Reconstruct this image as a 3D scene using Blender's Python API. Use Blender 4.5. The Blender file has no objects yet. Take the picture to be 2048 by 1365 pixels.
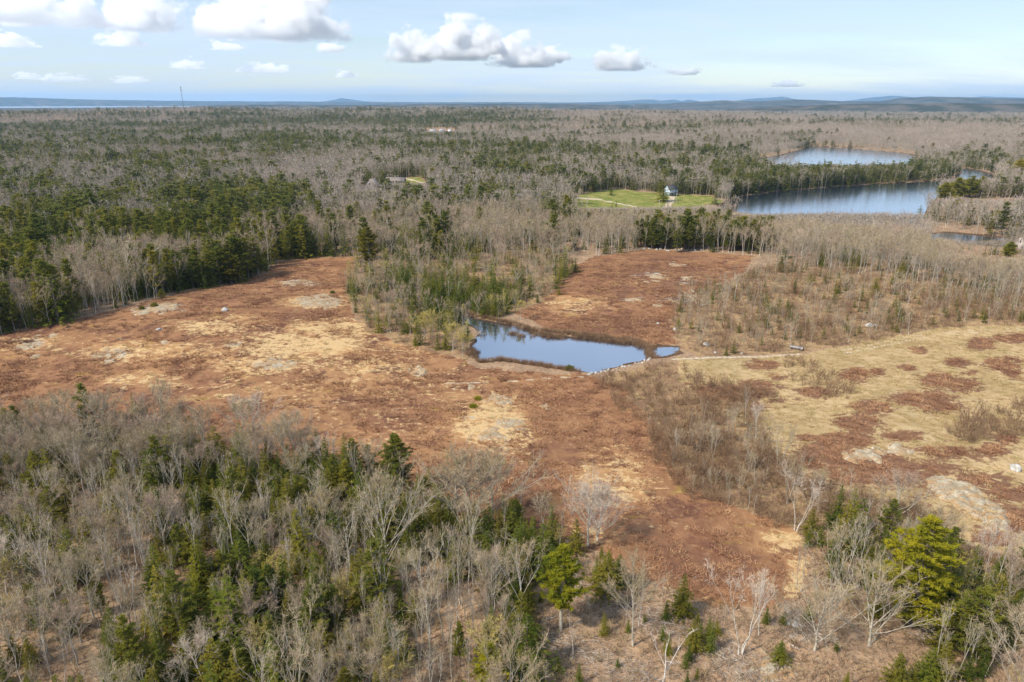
import bpy, math, random
import numpy as np
from mathutils import Vector

R = math.radians
SC = bpy.context.scene
COL = SC.collection

# ------------------------------------------------------------------ camera, sky, sun, exposure
CAM_Z = 70.0
PITCH = R(18.7)
FPX = 1409.0                       # focal length in pixels of the 2048 px wide photograph
cam_d = bpy.data.cameras.new('camera')
cam_d.lens = FPX / 2048 * 36
cam_d.sensor_width = 36
cam_d.clip_start = 0.5
cam_d.clip_end = 150000
cam = bpy.data.objects.new('camera', cam_d)
cam.location = (0, 0, CAM_Z)
cam.rotation_euler = (math.pi / 2 - PITCH, 0, 0)
COL.objects.link(cam)
SC.camera = cam

SUN_EL, SUN_AZ = R(46), R(238)     # azimuth clockwise from the view direction
world = bpy.data.worlds.new('World')
SC.world = world
world.use_nodes = True
wn, wl = world.node_tree.nodes, world.node_tree.links
wn.clear()
w_out = wn.new('ShaderNodeOutputWorld')
w_bg = wn.new('ShaderNodeBackground')
w_sky = wn.new('ShaderNodeTexSky')
w_sky.sky_type = 'NISHITA'
w_sky.sun_disc = False
w_sky.sun_elevation = SUN_EL
w_sky.sun_rotation = SUN_AZ
w_sky.altitude = 100
w_sky.air_density = 1.0
w_sky.dust_density = 0.0
w_sky.ozone_density = 1.2
w_bg.inputs['Strength'].default_value = 0.108
# a thin veil of high cloud drawn out into streaks over the whole dome
w_tc = wn.new('ShaderNodeTexCoord')
w_sep = wn.new('ShaderNodeSeparateXYZ')
wl.new(w_tc.outputs['Generated'], w_sep.inputs[0])
w_add = wn.new('ShaderNodeMath'); w_add.operation = 'ADD'; w_add.inputs[1].default_value = 0.10
wl.new(w_sep.outputs['Z'], w_add.inputs[0])
w_dx = wn.new('ShaderNodeMath'); w_dx.operation = 'DIVIDE'
wl.new(w_sep.outputs['X'], w_dx.inputs[0]); wl.new(w_add.outputs[0], w_dx.inputs[1])
w_dy = wn.new('ShaderNodeMath'); w_dy.operation = 'DIVIDE'
wl.new(w_sep.outputs['Y'], w_dy.inputs[0]); wl.new(w_add.outputs[0], w_dy.inputs[1])
w_cmb = wn.new('ShaderNodeCombineXYZ')
wl.new(w_dx.outputs[0], w_cmb.inputs[0]); wl.new(w_dy.outputs[0], w_cmb.inputs[1])
w_map = wn.new('ShaderNodeMapping')
w_map.inputs['Rotation'].default_value = (0, 0, R(12))
w_map.inputs['Scale'].default_value = (0.42, 0.75, 1)
wl.new(w_cmb.outputs[0], w_map.inputs[0])
w_noi = wn.new('ShaderNodeTexNoise')
w_noi.inputs['Scale'].default_value = 1.0
w_noi.inputs['Detail'].default_value = 7
w_noi.inputs['Roughness'].default_value = 0.56
w_noi.inputs['Distortion'].default_value = 0.35
wl.new(w_map.outputs[0], w_noi.inputs['Vector'])
w_rmp = wn.new('ShaderNodeMapRange')
w_rmp.inputs['From Min'].default_value = 0.38
w_rmp.inputs['From Max'].default_value = 0.66
w_rmp.inputs['To Min'].default_value = 0.20
w_rmp.inputs['To Max'].default_value = 0.88
wl.new(w_noi.outputs['Fac'], w_rmp.inputs['Value'])
w_mix = wn.new('ShaderNodeMix'); w_mix.data_type = 'RGBA'
w_mix.inputs['B'].default_value = (5.7, 6.8, 8.7, 1)
wl.new(w_rmp.outputs[0], w_mix.inputs['Factor'])
wl.new(w_sky.outputs[0], w_mix.inputs['A'])
wl.new(w_mix.outputs['Result'], w_bg.inputs['Color'])
wl.new(w_bg.outputs[0], w_out.inputs['Surface'])

sun_d = bpy.data.lights.new('sun', 'SUN')
sun_d.energy = 3.9
sun_d.angle = R(5.0)
sun_d.color = (1.0, 0.91, 0.77)
sun = bpy.data.objects.new('sun', sun_d)
SUN_DIR = Vector((math.sin(SUN_AZ) * math.cos(SUN_EL), math.cos(SUN_AZ) * math.cos(SUN_EL), math.sin(SUN_EL)))
sun.rotation_euler = SUN_DIR.to_track_quat('Z', 'Y').to_euler()
COL.objects.link(sun)

SC.view_settings.view_transform = 'Standard'
SC.view_settings.look = 'None'
SC.view_settings.exposure = 0.32
SC.view_settings.gamma = 1.0
SC.view_settings.use_curve_mapping = False
cy = SC.cycles
cy.max_bounces = 12
cy.diffuse_bounces = 2
cy.glossy_bounces = 2
cy.transmission_bounces = 2
cy.transparent_max_bounces = 4
cy.volume_bounces = 12
cy.caustics_reflective = False
cy.caustics_refractive = False
cy.sample_clamp_indirect = 4.0
cy.use_denoising = True
cy.denoiser = 'OPENIMAGEDENOISE'
cy.denoising_input_passes = 'RGB_ALBEDO_NORMAL'

# ------------------------------------------------------------------ numpy helpers
def _hash(ix, iy, seed):
    h = (ix.astype(np.int64) * 374761393 + iy.astype(np.int64) * 668265263 + seed * 974711) & 0xFFFFFFFF
    h = ((h ^ (h >> 13)) * 1274126177) & 0xFFFFFFFF
    h = h ^ (h >> 16)
    return (h & 0xFFFF) / 65535.0

def vnoise(x, y, seed=0):
    x0, y0 = np.floor(x), np.floor(y)
    fx, fy = x - x0, y - y0
    fx = fx * fx * (3 - 2 * fx); fy = fy * fy * (3 - 2 * fy)
    a, b = _hash(x0, y0, seed), _hash(x0 + 1, y0, seed)
    c, d = _hash(x0, y0 + 1, seed), _hash(x0 + 1, y0 + 1, seed)
    return (a + (b - a) * fx) * (1 - fy) + (c + (d - c) * fx) * fy

def fbm(x, y, seed=0, octv=4, gain=0.5):
    s, amp, tot = 0.0, 1.0, 0.0
    for o in range(octv):
        s = s + amp * (vnoise(x, y, seed + 17 * o) - 0.5)
        tot += amp
        x, y, amp = x * 2.03 + 11.3, y * 2.03 - 7.1, amp * gain
    return s / tot * 2          # about -1..1

def smooth(a, b, x):
    t = np.clip((x - a) / (b - a), 0, 1)
    return t * t * (3 - 2 * t)

CP, SP = math.cos(PITCH), math.sin(PITCH)
def project(x, y, z):
    """world -> pixel of the 2048 px photograph"""
    dz = z - CAM_Z
    fwd = y * CP - dz * SP
    up = y * SP + dz * CP
    f = np.where(fwd > 1, fwd, 1)
    return np.where(fwd > 1, 1024 + FPX * x / f, 1e6), np.where(fwd > 1, 682.5 - FPX * up / f, 1e6)

def ray(u, v):
    a, b = (np.asarray(u, float) - 1024) / FPX, -(np.asarray(v, float) - 682.5) / FPX
    return a, CP + b * SP, -SP + b * CP

def unproj(u, v, z=0.0):
    dx, dy, dz = ray(u, v)
    dz = np.minimum(dz, -0.0008)
    t = (z - CAM_Z) / dz
    return dx * t, dy * t

def inpoly(u, v, poly):
    p = np.asarray(poly, float)
    ins = np.zeros(np.shape(u), bool)
    n = len(p)
    for i in range(n):
        x1, y1 = p[i]; x2, y2 = p[(i + 1) % n]
        if y1 == y2:
            continue
        c = ((y1 > v) != (y2 > v)) & (u < (x2 - x1) * (v - y1) / (y2 - y1) + x1)
        ins ^= c
    return ins

def polydist(x, y, poly):
    d = np.full(np.shape(x), 1e9)
    n = len(poly)
    for i in range(n):
        ax, ay = poly[i]; bx, by = poly[(i + 1) % n]
        ex, ey = bx - ax, by - ay
        t = np.clip(((x - ax) * ex + (y - ay) * ey) / (ex * ex + ey * ey + 1e-9), 0, 1)
        d = np.minimum(d, np.hypot(x - ax - t * ex, y - ay - t * ey))
    return d

# ------------------------------------------------------------------ the lie of the land (outlines read off the photograph, laid on the ground)
WATER_Z = -0.45
POND = [(908, 620), (926, 627), (952, 638), (985, 643), (1022, 651), (1060, 659), (1080, 668), (1130, 674), (1200, 679), (1285, 686),
        (1300, 698), (1318, 693), (1358, 695), (1360, 708), (1328, 716), (1302, 716), (1285, 723), (1232, 736), (1185, 748), (1150, 743), (1090, 733),
        (1000, 721), (966, 727), (951, 722), (946, 706), (941, 692), (952, 680), (955, 662), (936, 650), (916, 636)]
LAKE = [(1440, 414), (1470, 397), (1500, 391), (1560, 384), (1640, 377), (1720, 371), (1800, 367), (1870, 363), (1912, 356), (1925, 346), (1921, 337),
        (1950, 340), (1990, 352), (1972, 363), (1925, 371), (1892, 382), (1864, 402), (1850, 425), (1842, 446), (1780, 450), (1650, 445), (1540, 434), (1470, 424)]
UPPER = [(1505, 320), (1560, 312), (1600, 301), (1620, 293), (1700, 297), (1780, 304), (1818, 308), (1840, 318), (1828, 336), (1740, 346), (1640, 351), (1560, 350), (1520, 338)]
CREEK = [(1838, 470), (1900, 467), (2000, 476), (2300, 496), (2300, 512), (2000, 493), (1900, 484), (1846, 480)]
LAKE_Z = -8.0                      # the lakes lie lower than the fields
def wpoly(px, z=WATER_Z):
    return [tuple(float(c) for c in unproj(u, v, z)) for u, v in px]
POND_W = [wpoly(POND)]
LAKE_W = [wpoly(p, LAKE_Z) for p in (LAKE, UPPER, CREEK)]

def shore_sd(x, y, waters, reach=200):
    """signed distance to the nearest shore, negative in the water"""
    d = np.full(np.shape(x), 1e9)
    for w in waters:
        xs = [p[0] for p in w]; ys = [p[1] for p in w]
        m = (x > min(xs) - reach) & (x < max(xs) + reach) & (y > min(ys) - reach) & (y < max(ys) + reach)
        if not np.any(m):
            continue
        dd = polydist(x[m], y[m], w)
        dd = np.where(inpoly(x[m], y[m], w), -dd, dd)
        cur = d[m]
        d[m] = np.where(dd < cur, dd, cur)
    return d
def water_sd(x, y):
    return np.minimum(shore_sd(x, y, POND_W), shore_sd(x, y, LAKE_W))

def hump(x, y, u, v, su, sv, a):
    cx, cyy = unproj(u, v)
    return a * np.exp(-((x - cx) / su) ** 2 - ((y - cyy) / sv) ** 2)

def height(x, y, fine=True):
    x = np.atleast_1d(np.asarray(x, float)); y = np.atleast_1d(np.asarray(y, float))
    d = np.hypot(x, y)
    sp, sl = shore_sd(x, y, POND_W), shore_sd(x, y, LAKE_W)
    sp = sp + fbm(x / 4.5, y / 4.5, 19, 3) * 1.7
    h = fbm(x / 75, y / 75, 5, 3) * 1.6
    h += hump(x, y, 330, 640, 60, 45, 3.2) + hump(x, y, 1350, 560, 55, 40, 3.0) + hump(x, y, 1000, 860, 14, 9, 0.9) + hump(x, y, 1830, 860, 40, 30, 1.4)
    if fine:
        h += fbm(x / 14, y / 14, 9, 3) * 0.28 * (1 - smooth(300, 700, d)) + fbm(x / 2.6, y / 2.6, 3, 2) * 0.07 * (1 - smooth(160, 300, d))
    far = smooth(700, 2200, d)
    h += far * (fbm(x / 800, y / 800, 21, 4) * 14 - 4)
    az = np.degrees(np.arctan2(x, y))
    ridge = np.exp(-((d - 3600) / 800) ** 2) * (30 * smooth(9, -6, az) * smooth(-48, -22, az) + 10)
    ridge += np.exp(-((d - 3300) / 900) ** 2) * 16 * np.exp(-((az - 8) / 9) ** 2)
    ridge += np.exp(-((d - 2300) / 500) ** 2) * 8 * np.exp(-((az - 22) / 14) ** 2)
    h += ridge * (1 + 0.25 * fbm(x / 300, y / 300, 33, 3))
    h = h * (1 - smooth(5000, 8000, d)) - 12 * smooth(5200, 9000, d)
    h = h + (LAKE_Z + 1.0) * (1 - smooth(15, 190, sl)) * smooth(330, 420, d)
    for sd, lv in ((sp, WATER_Z), (sl, LAKE_Z)):
        shore = smooth(0, 26, sd)
        h = np.where(sd < 0, lv + np.maximum(sd * 0.22, -1.6), lv + 0.10 + np.clip(sd, 0, 4) * 0.11) * (1 - shore) + h * shore
    return h

def ground_at(u, v):
    """where the line of sight through a pixel meets the ground"""
    u = np.atleast_1d(np.asarray(u, float)); v = np.atleast_1d(np.asarray(v, float))
    z = np.zeros_like(u)
    for _ in range(6):
        x, y = unproj(u, v, z)
        z = height(x, y)
    return x, y, z

def at(u, v):
    x, y, z = ground_at(u, v)
    return float(x[0]), float(y[0]), float(z[0])

def tree_h(u, v, vtop):
    """height of a tree whose foot is at (u, v) and whose top reaches row vtop"""
    x, y, z = at(u, v)
    dx, dy, dz = ray(u, vtop)
    return CAM_Z + dz * (y / dy) - z

# ------------------------------------------------------------------ object helpers
def tag(o, label=None, cat=None, group=None, kind=None):
    if label: o['label'] = label
    if cat: o['category'] = cat
    if group: o['group'] = group
    if kind: o['kind'] = kind
    return o

def mesh_np(name, v, f, mats, fmat=None, shade=False):
    """f: list of (k, array(n,k)) groups"""
    me = bpy.data.meshes.new(name)
    v = np.asarray(v, np.float32)
    me.vertices.add(len(v))
    me.vertices.foreach_set('co', v.ravel())
    loops = np.concatenate([a.ravel() for a in f]).astype(np.int32)
    sizes = np.concatenate([np.full(len(a), a.shape[1]) for a in f]).astype(np.int32)
    starts = np.concatenate([[0], np.cumsum(sizes)[:-1]]).astype(np.int32)
    me.loops.add(len(loops)); me.loops.foreach_set('vertex_index', loops)
    me.polygons.add(len(sizes)); me.polygons.foreach_set('loop_start', starts)
    for m in mats: me.materials.append(m)
    if fmat is not None:
        me.polygons.foreach_set('material_index', np.asarray(fmat, np.int32))
    if shade:
        me.polygons.foreach_set('use_smooth', np.ones(len(sizes), bool))
    me.update(calc_edges=True)
    return me

def link(name, me, parent=None):
    o = bpy.data.objects.new(name, me)
    COL.objects.link(o)
    if parent: o.parent = parent
    return o

def empty(name, loc=(0, 0, 0), rz=0.0):
    o = bpy.data.objects.new(name, None)
    o.empty_display_size = 0.3
    COL.objects.link(o)
    o.location = loc
    o.rotation_euler = (0, 0, rz)
    return o

class MB:
    """collects tubes, boxes and blades into one mesh"""
    def __init__(s):
        s.v, s.q, s.t, s.n = [], [], [], 0
    def tube(s, pts, rad, sides=5, cap=True):
        pts = np.asarray(pts, float)
        k = len(pts)
        t = np.gradient(pts, axis=0)
        t /= np.linalg.norm(t, axis=1)[:, None] + 1e-9
        ref = np.array([0.31, 0.87, 0.12])
        a = np.cross(t, ref); a /= np.linalg.norm(a, axis=1)[:, None] + 1e-9
        b = np.cross(t, a)
        ang = np.arange(sides) * 2 * math.pi / sides
        rad = np.asarray(rad, float)
        ring = pts[:, None, :] + rad[:, None, None] * (np.cos(ang)[None, :, None] * a[:, None, :] + np.sin(ang)[None, :, None] * b[:, None, :])
        s.v.append(ring.reshape(-1, 3))
        i = np.arange(sides); j = (i + 1) % sides
        for r in range(k - 1):
            o = s.n + r * sides
            s.q.append(np.stack([o + i, o + j, o + sides + j, o + sides + i], 1))
        if cap:
            for r in (0, k - 1):
                o = s.n + r * sides
                for c in range(1, sides - 1):
                    s.t.append(np.array([[o, o + c, o + c + 1]]))
        s.n += k * sides
    def tris(s, P):
        """P (n,3,3) free triangles"""
        P = np.asarray(P, float)
        n = len(P)
        if n == 0: return
        s.v.append(P.reshape(-1, 3))
        s.t.append(np.arange(3 * n).reshape(-1, 3) + s.n)
        s.n += 3 * n
    def box(s, c, d, rz=0.0):
        c = np.asarray(c, float); hx, hy, hz = np.asarray(d, float) / 2
        p = np.array([[x, y, z] for z in (-hz, hz) for x, y in ((-hx, -hy), (hx, -hy), (hx, hy), (-hx, hy))])
        cr, sr = math.cos(rz), math.sin(rz)
        p = np.stack([p[:, 0] * cr - p[:, 1] * sr, p[:, 0] * sr + p[:, 1] * cr, p[:, 2]], 1) + c
        s.v.append(p)
        s.q.append(np.array([[0, 3, 2, 1], [4, 5, 6, 7], [0, 1, 5, 4], [1, 2, 6, 5], [2, 3, 7, 6], [3, 0, 4, 7]]) + s.n)
        s.n += 8
    def poly(s, pts, quads=(), tris=()):
        s.v.append(np.asarray(pts, float))
        if len(quads): s.q.append(np.asarray(quads) + s.n)
        if len(tris): s.t.append(np.asarray(tris) + s.n)
        s.n += len(pts)
    def data(s):
        f = []
        if s.q: f.append(np.concatenate(s.q))
        if s.t: f.append(np.concatenate(s.t))
        return np.concatenate(s.v), f
    def mesh(s, name, mat, shade=False):
        v, f = s.data()
        return mesh_np(name, v, f, [mat], None, shade)
    def build(s, name, mat, parent=None, shade=False):
        return link(name, s.mesh(name, mat, shade), parent)

def join2(name, mb1, m1, mb2, m2):
    """two builders, two materials, one mesh"""
    v1, f1 = mb1.data(); v2, f2 = mb2.data()
    f2 = [a + len(v1) for a in f2]
    fm = np.concatenate([np.zeros(sum(len(a) for a in f1)), np.ones(sum(len(a) for a in f2))])
    return mesh_np(name, np.concatenate([v1, v2]), f1 + f2, [m1, m2], fm)
# ------------------------------------------------------------------ materials
class NT:
    def __init__(s, name):
        s.m = bpy.data.materials.new(name)
        s.m.use_nodes = True
        s.n, s.l = s.m.node_tree.nodes, s.m.node_tree.links
        s.n.clear()
        s.out = s.n.new('ShaderNodeOutputMaterial')
    def node(s, t, **kw):
        o = s.n.new(t)
        for k, v in kw.items(): setattr(o, k, v)
        return o
    def val(s, sock, v):
        if isinstance(v, (int, float)): sock.default_value = v
        elif isinstance(v, tuple): sock.default_value = v if len(v) == len(sock.default_value) else (*v, 1)
        else: s.l.new(v, sock)
    def math(s, op, a, b=0.0, clamp=False):
        o = s.node('ShaderNodeMath', operation=op, use_clamp=clamp)
        s.val(o.inputs[0], a); s.val(o.inputs[1], b)
        return o.outputs[0]
    def pos(s):
        return s.node('ShaderNodeNewGeometry').outputs['Position']
    def scaled(s, vec, sc):
        o = s.node('ShaderNodeMapping')
        o.inputs['Scale'].default_value = sc
        s.l.new(vec, o.inputs[0])
        return o.outputs[0]
    def noise(s, vec, scale, detail=4, rough=0.55, dist=0.0):
        o = s.node('ShaderNodeTexNoise')
        o.inputs['Scale'].default_value = scale
        o.inputs['Detail'].default_value = detail
        o.inputs['Roughness'].default_value = rough
        o.inputs['Distortion'].default_value = dist
        s.l.new(vec, o.inputs['Vector'])
        return o.outputs['Fac']
    def step(s, v, a, b, lo=0.0, hi=1.0):
        o = s.node('ShaderNodeMapRange', interpolation_type='SMOOTHSTEP')
        s.val(o.inputs['Value'], v); s.val(o.inputs['From Min'], a); s.val(o.inputs['From Max'], b)
        s.val(o.inputs['To Min'], lo); s.val(o.inputs['To Max'], hi)
        return o.outputs[0]
    def mix(s, f, a, b):
        o = s.node('ShaderNodeMix', data_type='RGBA')
        s.val(o.inputs['Factor'], f); s.val(o.inputs['A'], a); s.val(o.inputs['B'], b)
        return o.outputs['Result']
    def attr(s, name):
        o = s.node('ShaderNodeAttribute', attribute_name=name)
        return o.outputs['Fac']
    def rand(s):
        return s.node('ShaderNodeObjectInfo').outputs['Random']
    def bump(s, h, strength=0.4, dist=0.1):
        o = s.node('ShaderNodeBump')
        o.inputs['Strength'].default_value = strength
        o.inputs['Distance'].default_value = dist
        s.l.new(h, o.inputs['Height'])
        return o.outputs[0]
    def diffuse(s, col, normal=None):
        o = s.node('ShaderNodeBsdfDiffuse')
        s.val(o.inputs['Color'], col)
        if normal is not None: s.l.new(normal, o.inputs['Normal'])
        s.l.new(o.outputs[0], s.out.inputs['Surface'])
        return s.m
    def leaf(s, col, tr=0.3):
        a, b = s.node('ShaderNodeBsdfDiffuse'), s.node('ShaderNodeBsdfTranslucent')
        s.val(a.inputs['Color'], col); s.val(b.inputs['Color'], col)
        m = s.node('ShaderNodeMixShader')
        m.inputs[0].default_value = tr
        s.l.new(a.outputs[0], m.inputs[1]); s.l.new(b.outputs[0], m.inputs[2])
        s.l.new(m.outputs[0], s.out.inputs['Surface'])
        return s.m
    def principled(s, col, rough=0.6, metal=0.0, normal=None, spec=0.5):
        o = s.node('ShaderNodeBsdfPrincipled')
        s.val(o.inputs['Base Color'], col); s.val(o.inputs['Roughness'], rough)
        o.inputs['Metallic'].default_value = metal
        o.inputs['Specular IOR Level'].default_value = spec
        if normal is not None: s.l.new(normal, o.inputs['Normal'])
        s.l.new(o.outputs[0], s.out.inputs['Surface'])
        return s.m

MAT = {}
def foliage_mat(key, dark, light, yellow, tr=0.28):
    t = NT(key)
    r = t.rand()
    c = t.mix(t.step(r, 0.0, 1.0), dark, light)
    r2 = t.math('FRACT', t.math('MULTIPLY', r, 17.31))
    c = t.mix(t.step(r2, 0.62, 1.0, 0.0, 0.85), c, yellow)
    p = t.pos()
    c = t.mix(t.step(t.noise(p, 0.55, 2), 0.40, 0.75, 0.0, 0.6), c, yellow)
    MAT[key] = t.leaf(c, tr)
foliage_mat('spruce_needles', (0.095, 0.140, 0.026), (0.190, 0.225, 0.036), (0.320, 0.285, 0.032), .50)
foliage_mat('pine_needles', (0.120, 0.155, 0.034), (0.215, 0.225, 0.042), (0.350, 0.300, 0.038), .48)
foliage_mat('bright_pine_needles', (0.270, 0.290, 0.026), (0.350, 0.335, 0.028), (0.560, 0.450, 0.026), .45)
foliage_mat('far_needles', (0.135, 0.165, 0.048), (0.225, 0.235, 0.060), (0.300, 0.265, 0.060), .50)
foliage_mat('cedar_needles', (0.175, 0.175, 0.028), (0.225, 0.205, 0.035), (0.330, 0.270, 0.040), .45)

def bark_mat(key, a, b, c, s=3.0):
    t = NT(key)
    p = t.pos()
    r = t.rand()
    col = t.mix(r, a, b)
    col = t.mix(t.step(t.noise(p, s, 3), 0.45, 0.65), col, c)
    MAT[key] = t.diffuse(col)
bark_mat('grey_bark', (0.44, 0.38, 0.30), (0.56, 0.50, 0.42), (0.30, 0.28, 0.19))
bark_mat('pale_bark', (0.58, 0.53, 0.46), (0.70, 0.65, 0.58), (0.38, 0.33, 0.27))
bark_mat('dark_bark', (0.15, 0.12, 0.095), (0.21, 0.175, 0.145), (0.10, 0.08, 0.065))
bark_mat('grey_twigs', (0.42, 0.32, 0.205), (0.54, 0.435, 0.305), (0.36, 0.295, 0.155), 0.4)
bark_mat('rosy_twigs', (0.44, 0.315, 0.230), (0.52, 0.39, 0.295), (0.38, 0.28, 0.195), 0.4)
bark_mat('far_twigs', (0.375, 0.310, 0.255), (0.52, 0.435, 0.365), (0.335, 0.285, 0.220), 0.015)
bark_mat('budding_twigs', (0.46, 0.38, 0.11), (0.56, 0.45, 0.14), (0.38, 0.31, 0.13), 0.4)
bark_mat('shrub_twigs', (0.27, 0.165, 0.095), (0.37, 0.25, 0.155), (0.215, 0.135, 0.085), 0.3)
bark_mat('heath_twigs', (0.37, 0.195, 0.108), (0.50, 0.300, 0.165), (0.27, 0.140, 0.085), 0.12)
bark_mat('dry_grass', (0.52, 0.39, 0.20), (0.64, 0.50, 0.28), (0.42, 0.33, 0.15), 0.25)
bark_mat('pale_twigs', (0.60, 0.49, 0.39), (0.70, 0.59, 0.48), (0.52, 0.41, 0.32), 0.4)
bark_mat('dead_wood', (0.52, 0.43, 0.35), (0.66, 0.58, 0.50), (0.36, 0.28, 0.22), 1.0)

# ground: which cover lies where comes as attributes, the patchwork inside each cover is noise in metres
def make_ground_mat():
    t = NT('heath_ground')
    p = t.pos()
    n_big = t.noise(p, 0.045, 4, 0.6, 0.6)
    n_mid = t.noise(p, 0.16, 5, 0.62, 0.5)
    n_fine = t.noise(p, 0.85, 5, 0.65)
    n_tiny = t.noise(p, 4.0, 3, 0.7)
    # leaf litter of the woods
    litter = t.mix(t.step(n_mid, 0.35, 0.68), (0.30, 0.19, 0.115), (0.46, 0.30, 0.18))
    litter = t.mix(t.step(n_fine, 0.48, 0.70, 0, 0.75), litter, (0.165, 0.120, 0.070))
    litter = t.mix(t.step(t.noise(p, 0.30, 6, 0.68, 0.8), 0.52, 0.66, 0, 0.85), litter, (0.56, 0.37, 0.22))
    litter = t.mix(t.step(n_tiny, 0.48, 0.66, 0, 0.75), litter, (0.50, 0.38, 0.28))
    litter = t.mix(t.step(t.noise(p, 1.7, 5, 0.7), 0.52, 0.62, 0, 0.7), litter, (0.175, 0.125, 0.075))
    # blueberry heath
    heath = t.mix(t.step(n_mid, 0.38, 0.62), (0.215, 0.104, 0.060), (0.330, 0.170, 0.092))
    warm = t.math('MULTIPLY', t.step(n_big, 0.40, 0.60, 0.1, 0.95), t.math('ADD', 0.30, t.attr('straw'), True))
    heath = t.mix(warm, heath, (0.50, 0.285, 0.130))
    heath = t.mix(t.step(t.noise(p, 0.11, 5, 0.6, 0.8), 0.53, 0.64, 0, 0.9), heath, (0.145, 0.068, 0.048))
    heath = t.mix(t.step(n_fine, 0.50, 0.66, 0, 0.45), heath, (0.44, 0.26, 0.135))
    moss = t.step(t.noise(t.scaled(p, (1, 1.6, 1)), 0.075, 5, 0.62, 0.4), 0.60, 0.70, 0, 0.55)
    heath = t.mix(moss, heath, (0.36, 0.26, 0.055))
    heath = t.mix(t.math('MULTIPLY', t.step(t.math('ADD', t.attr('island'), t.math('MULTIPLY', t.math('SUBTRACT', n_mid, 0.5), 2.4)), 0.35, 0.85), 0.85), heath, t.mix(t.step(n_fine, 0.35, 0.7), (0.135, 0.066, 0.046), (0.225, 0.115, 0.070)))
    # straw coloured grass showing through
    tan_n = t.math('ADD', t.math('MULTIPLY', n_fine, 0.45), t.math('MULTIPLY', t.noise(t.scaled(p, (0.8, 1.5, 1)), 0.20, 6, 0.68, 1.2), 0.55))
    thr = t.math('SUBTRACT', 0.568, t.math('MULTIPLY', t.attr('straw'), 0.185))
    tan = t.step(tan_n, thr, t.math('ADD', thr, 0.10))
    straw = t.mix(t.step(n_tiny, 0.35, 0.7), (0.56, 0.37, 0.17), (0.78, 0.58, 0.32))
    heath = t.mix(t.math('MULTIPLY', tan, 0.92), heath, straw)
    # lichen grey rock breaking the surface
    rk = t.step(t.math('ADD', t.math('MULTIPLY', t.noise(t.scaled(p, (0.6, 1.3, 1)), 0.4, 6, 0.7, 0.9), 1.0), t.math('MULTIPLY', t.attr('rock'), 0.20)), 0.66, 0.72)
    rockc = t.mix(t.step(n_tiny, 0.35, 0.65), (0.33, 0.30, 0.24), (0.56, 0.53, 0.45))
    heath = t.mix(rk, heath, rockc)
    # meadow: pale grass with maroon heath islands
    mead = t.mix(t.step(n_mid, 0.36, 0.66), (0.42, 0.300, 0.150), (0.53, 0.390, 0.215))
    mead = t.mix(t.step(t.noise(t.scaled(p, (1, 1.5, 1)), 0.09, 6, 0.7, 1.0), 0.50, 0.62, 0, 0.8), mead, (0.35, 0.235, 0.115))
    mead = t.mix(t.step(n_big, 0.46, 0.60, 0, 0.6), mead, (0.60, 0.43, 0.235))
    mead = t.mix(t.step(t.noise(p, 0.5, 6, 0.7, 0.6), 0.47, 0.62, 0, 0.85), mead, (0.33, 0.235, 0.10))
    isl = t.math('ADD', t.attr('island'), t.math('MULTIPLY', t.math('SUBTRACT', t.math('ADD', t.math('MULTIPLY', n_fine, 0.35), t.math('MULTIPLY', t.noise(t.scaled(p, (0.7, 1.3, 1)), 0.22, 6, 0.70, 1.4), 0.65)), 0.5), 4.8))
    islc = t.mix(t.step(n_fine, 0.35, 0.7), (0.155, 0.078, 0.052), (0.275, 0.145, 0.085))
    mead = t.mix(t.math('MULTIPLY', t.step(isl, 0.38, 0.66), 0.94), mead, islc)
    # scrubland
    scrub = t.mix(t.step(n_mid, 0.38, 0.64), (0.250, 0.155, 0.095), (0.42, 0.275, 0.150))
    scrub = t.mix(t.step(n_fine, 0.55, 0.72, 0, 0.7), scrub, (0.52, 0.36, 0.19))
    lawn = t.mix(t.step(n_mid, 0.38, 0.62), (0.150, 0.190, 0.040), (0.32, 0.285, 0.095))
    path = t.mix(t.step(n_fine, 0.35, 0.7), (0.50, 0.40, 0.27), (0.64, 0.55, 0.41))
    mud = t.mix(t.step(n_fine, 0.35, 0.7), (0.075, 0.05, 0.035), (0.20, 0.125, 0.075))
    c = litter
    def lay(c, name, col, sharp=0.16):
        a = t.math('ADD', t.attr(name), t.math('MULTIPLY', t.math('SUBTRACT', n_fine, 0.5), 0.8))
        return t.mix(t.step(a, 0.5 - sharp, 0.5 + sharp), c, col)
    c = lay(c, 'scrub', scrub, 0.25)
    c = lay(c, 'heath', heath, 0.2)
    c = lay(c, 'meadow', mead, 0.2)
    c = lay(c, 'lawn', lawn)
    c = lay(c, 'path', path)
    c = lay(c, 'shore', mud, 0.2)
    far = t.mix(t.step(t.noise(p, 0.012, 5, 0.6), 0.42, 0.6), (0.15, 0.12, 0.095), (0.06, 0.065, 0.035))
    c = t.mix(t.attr('far'), c, far)
    t.diffuse(c, t.bump(t.math('ADD', n_fine, t.math('MULTIPLY', n_tiny, 0.35)), 0.75, 0.5))
    MAT['ground'] = t.m
make_ground_mat()

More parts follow.
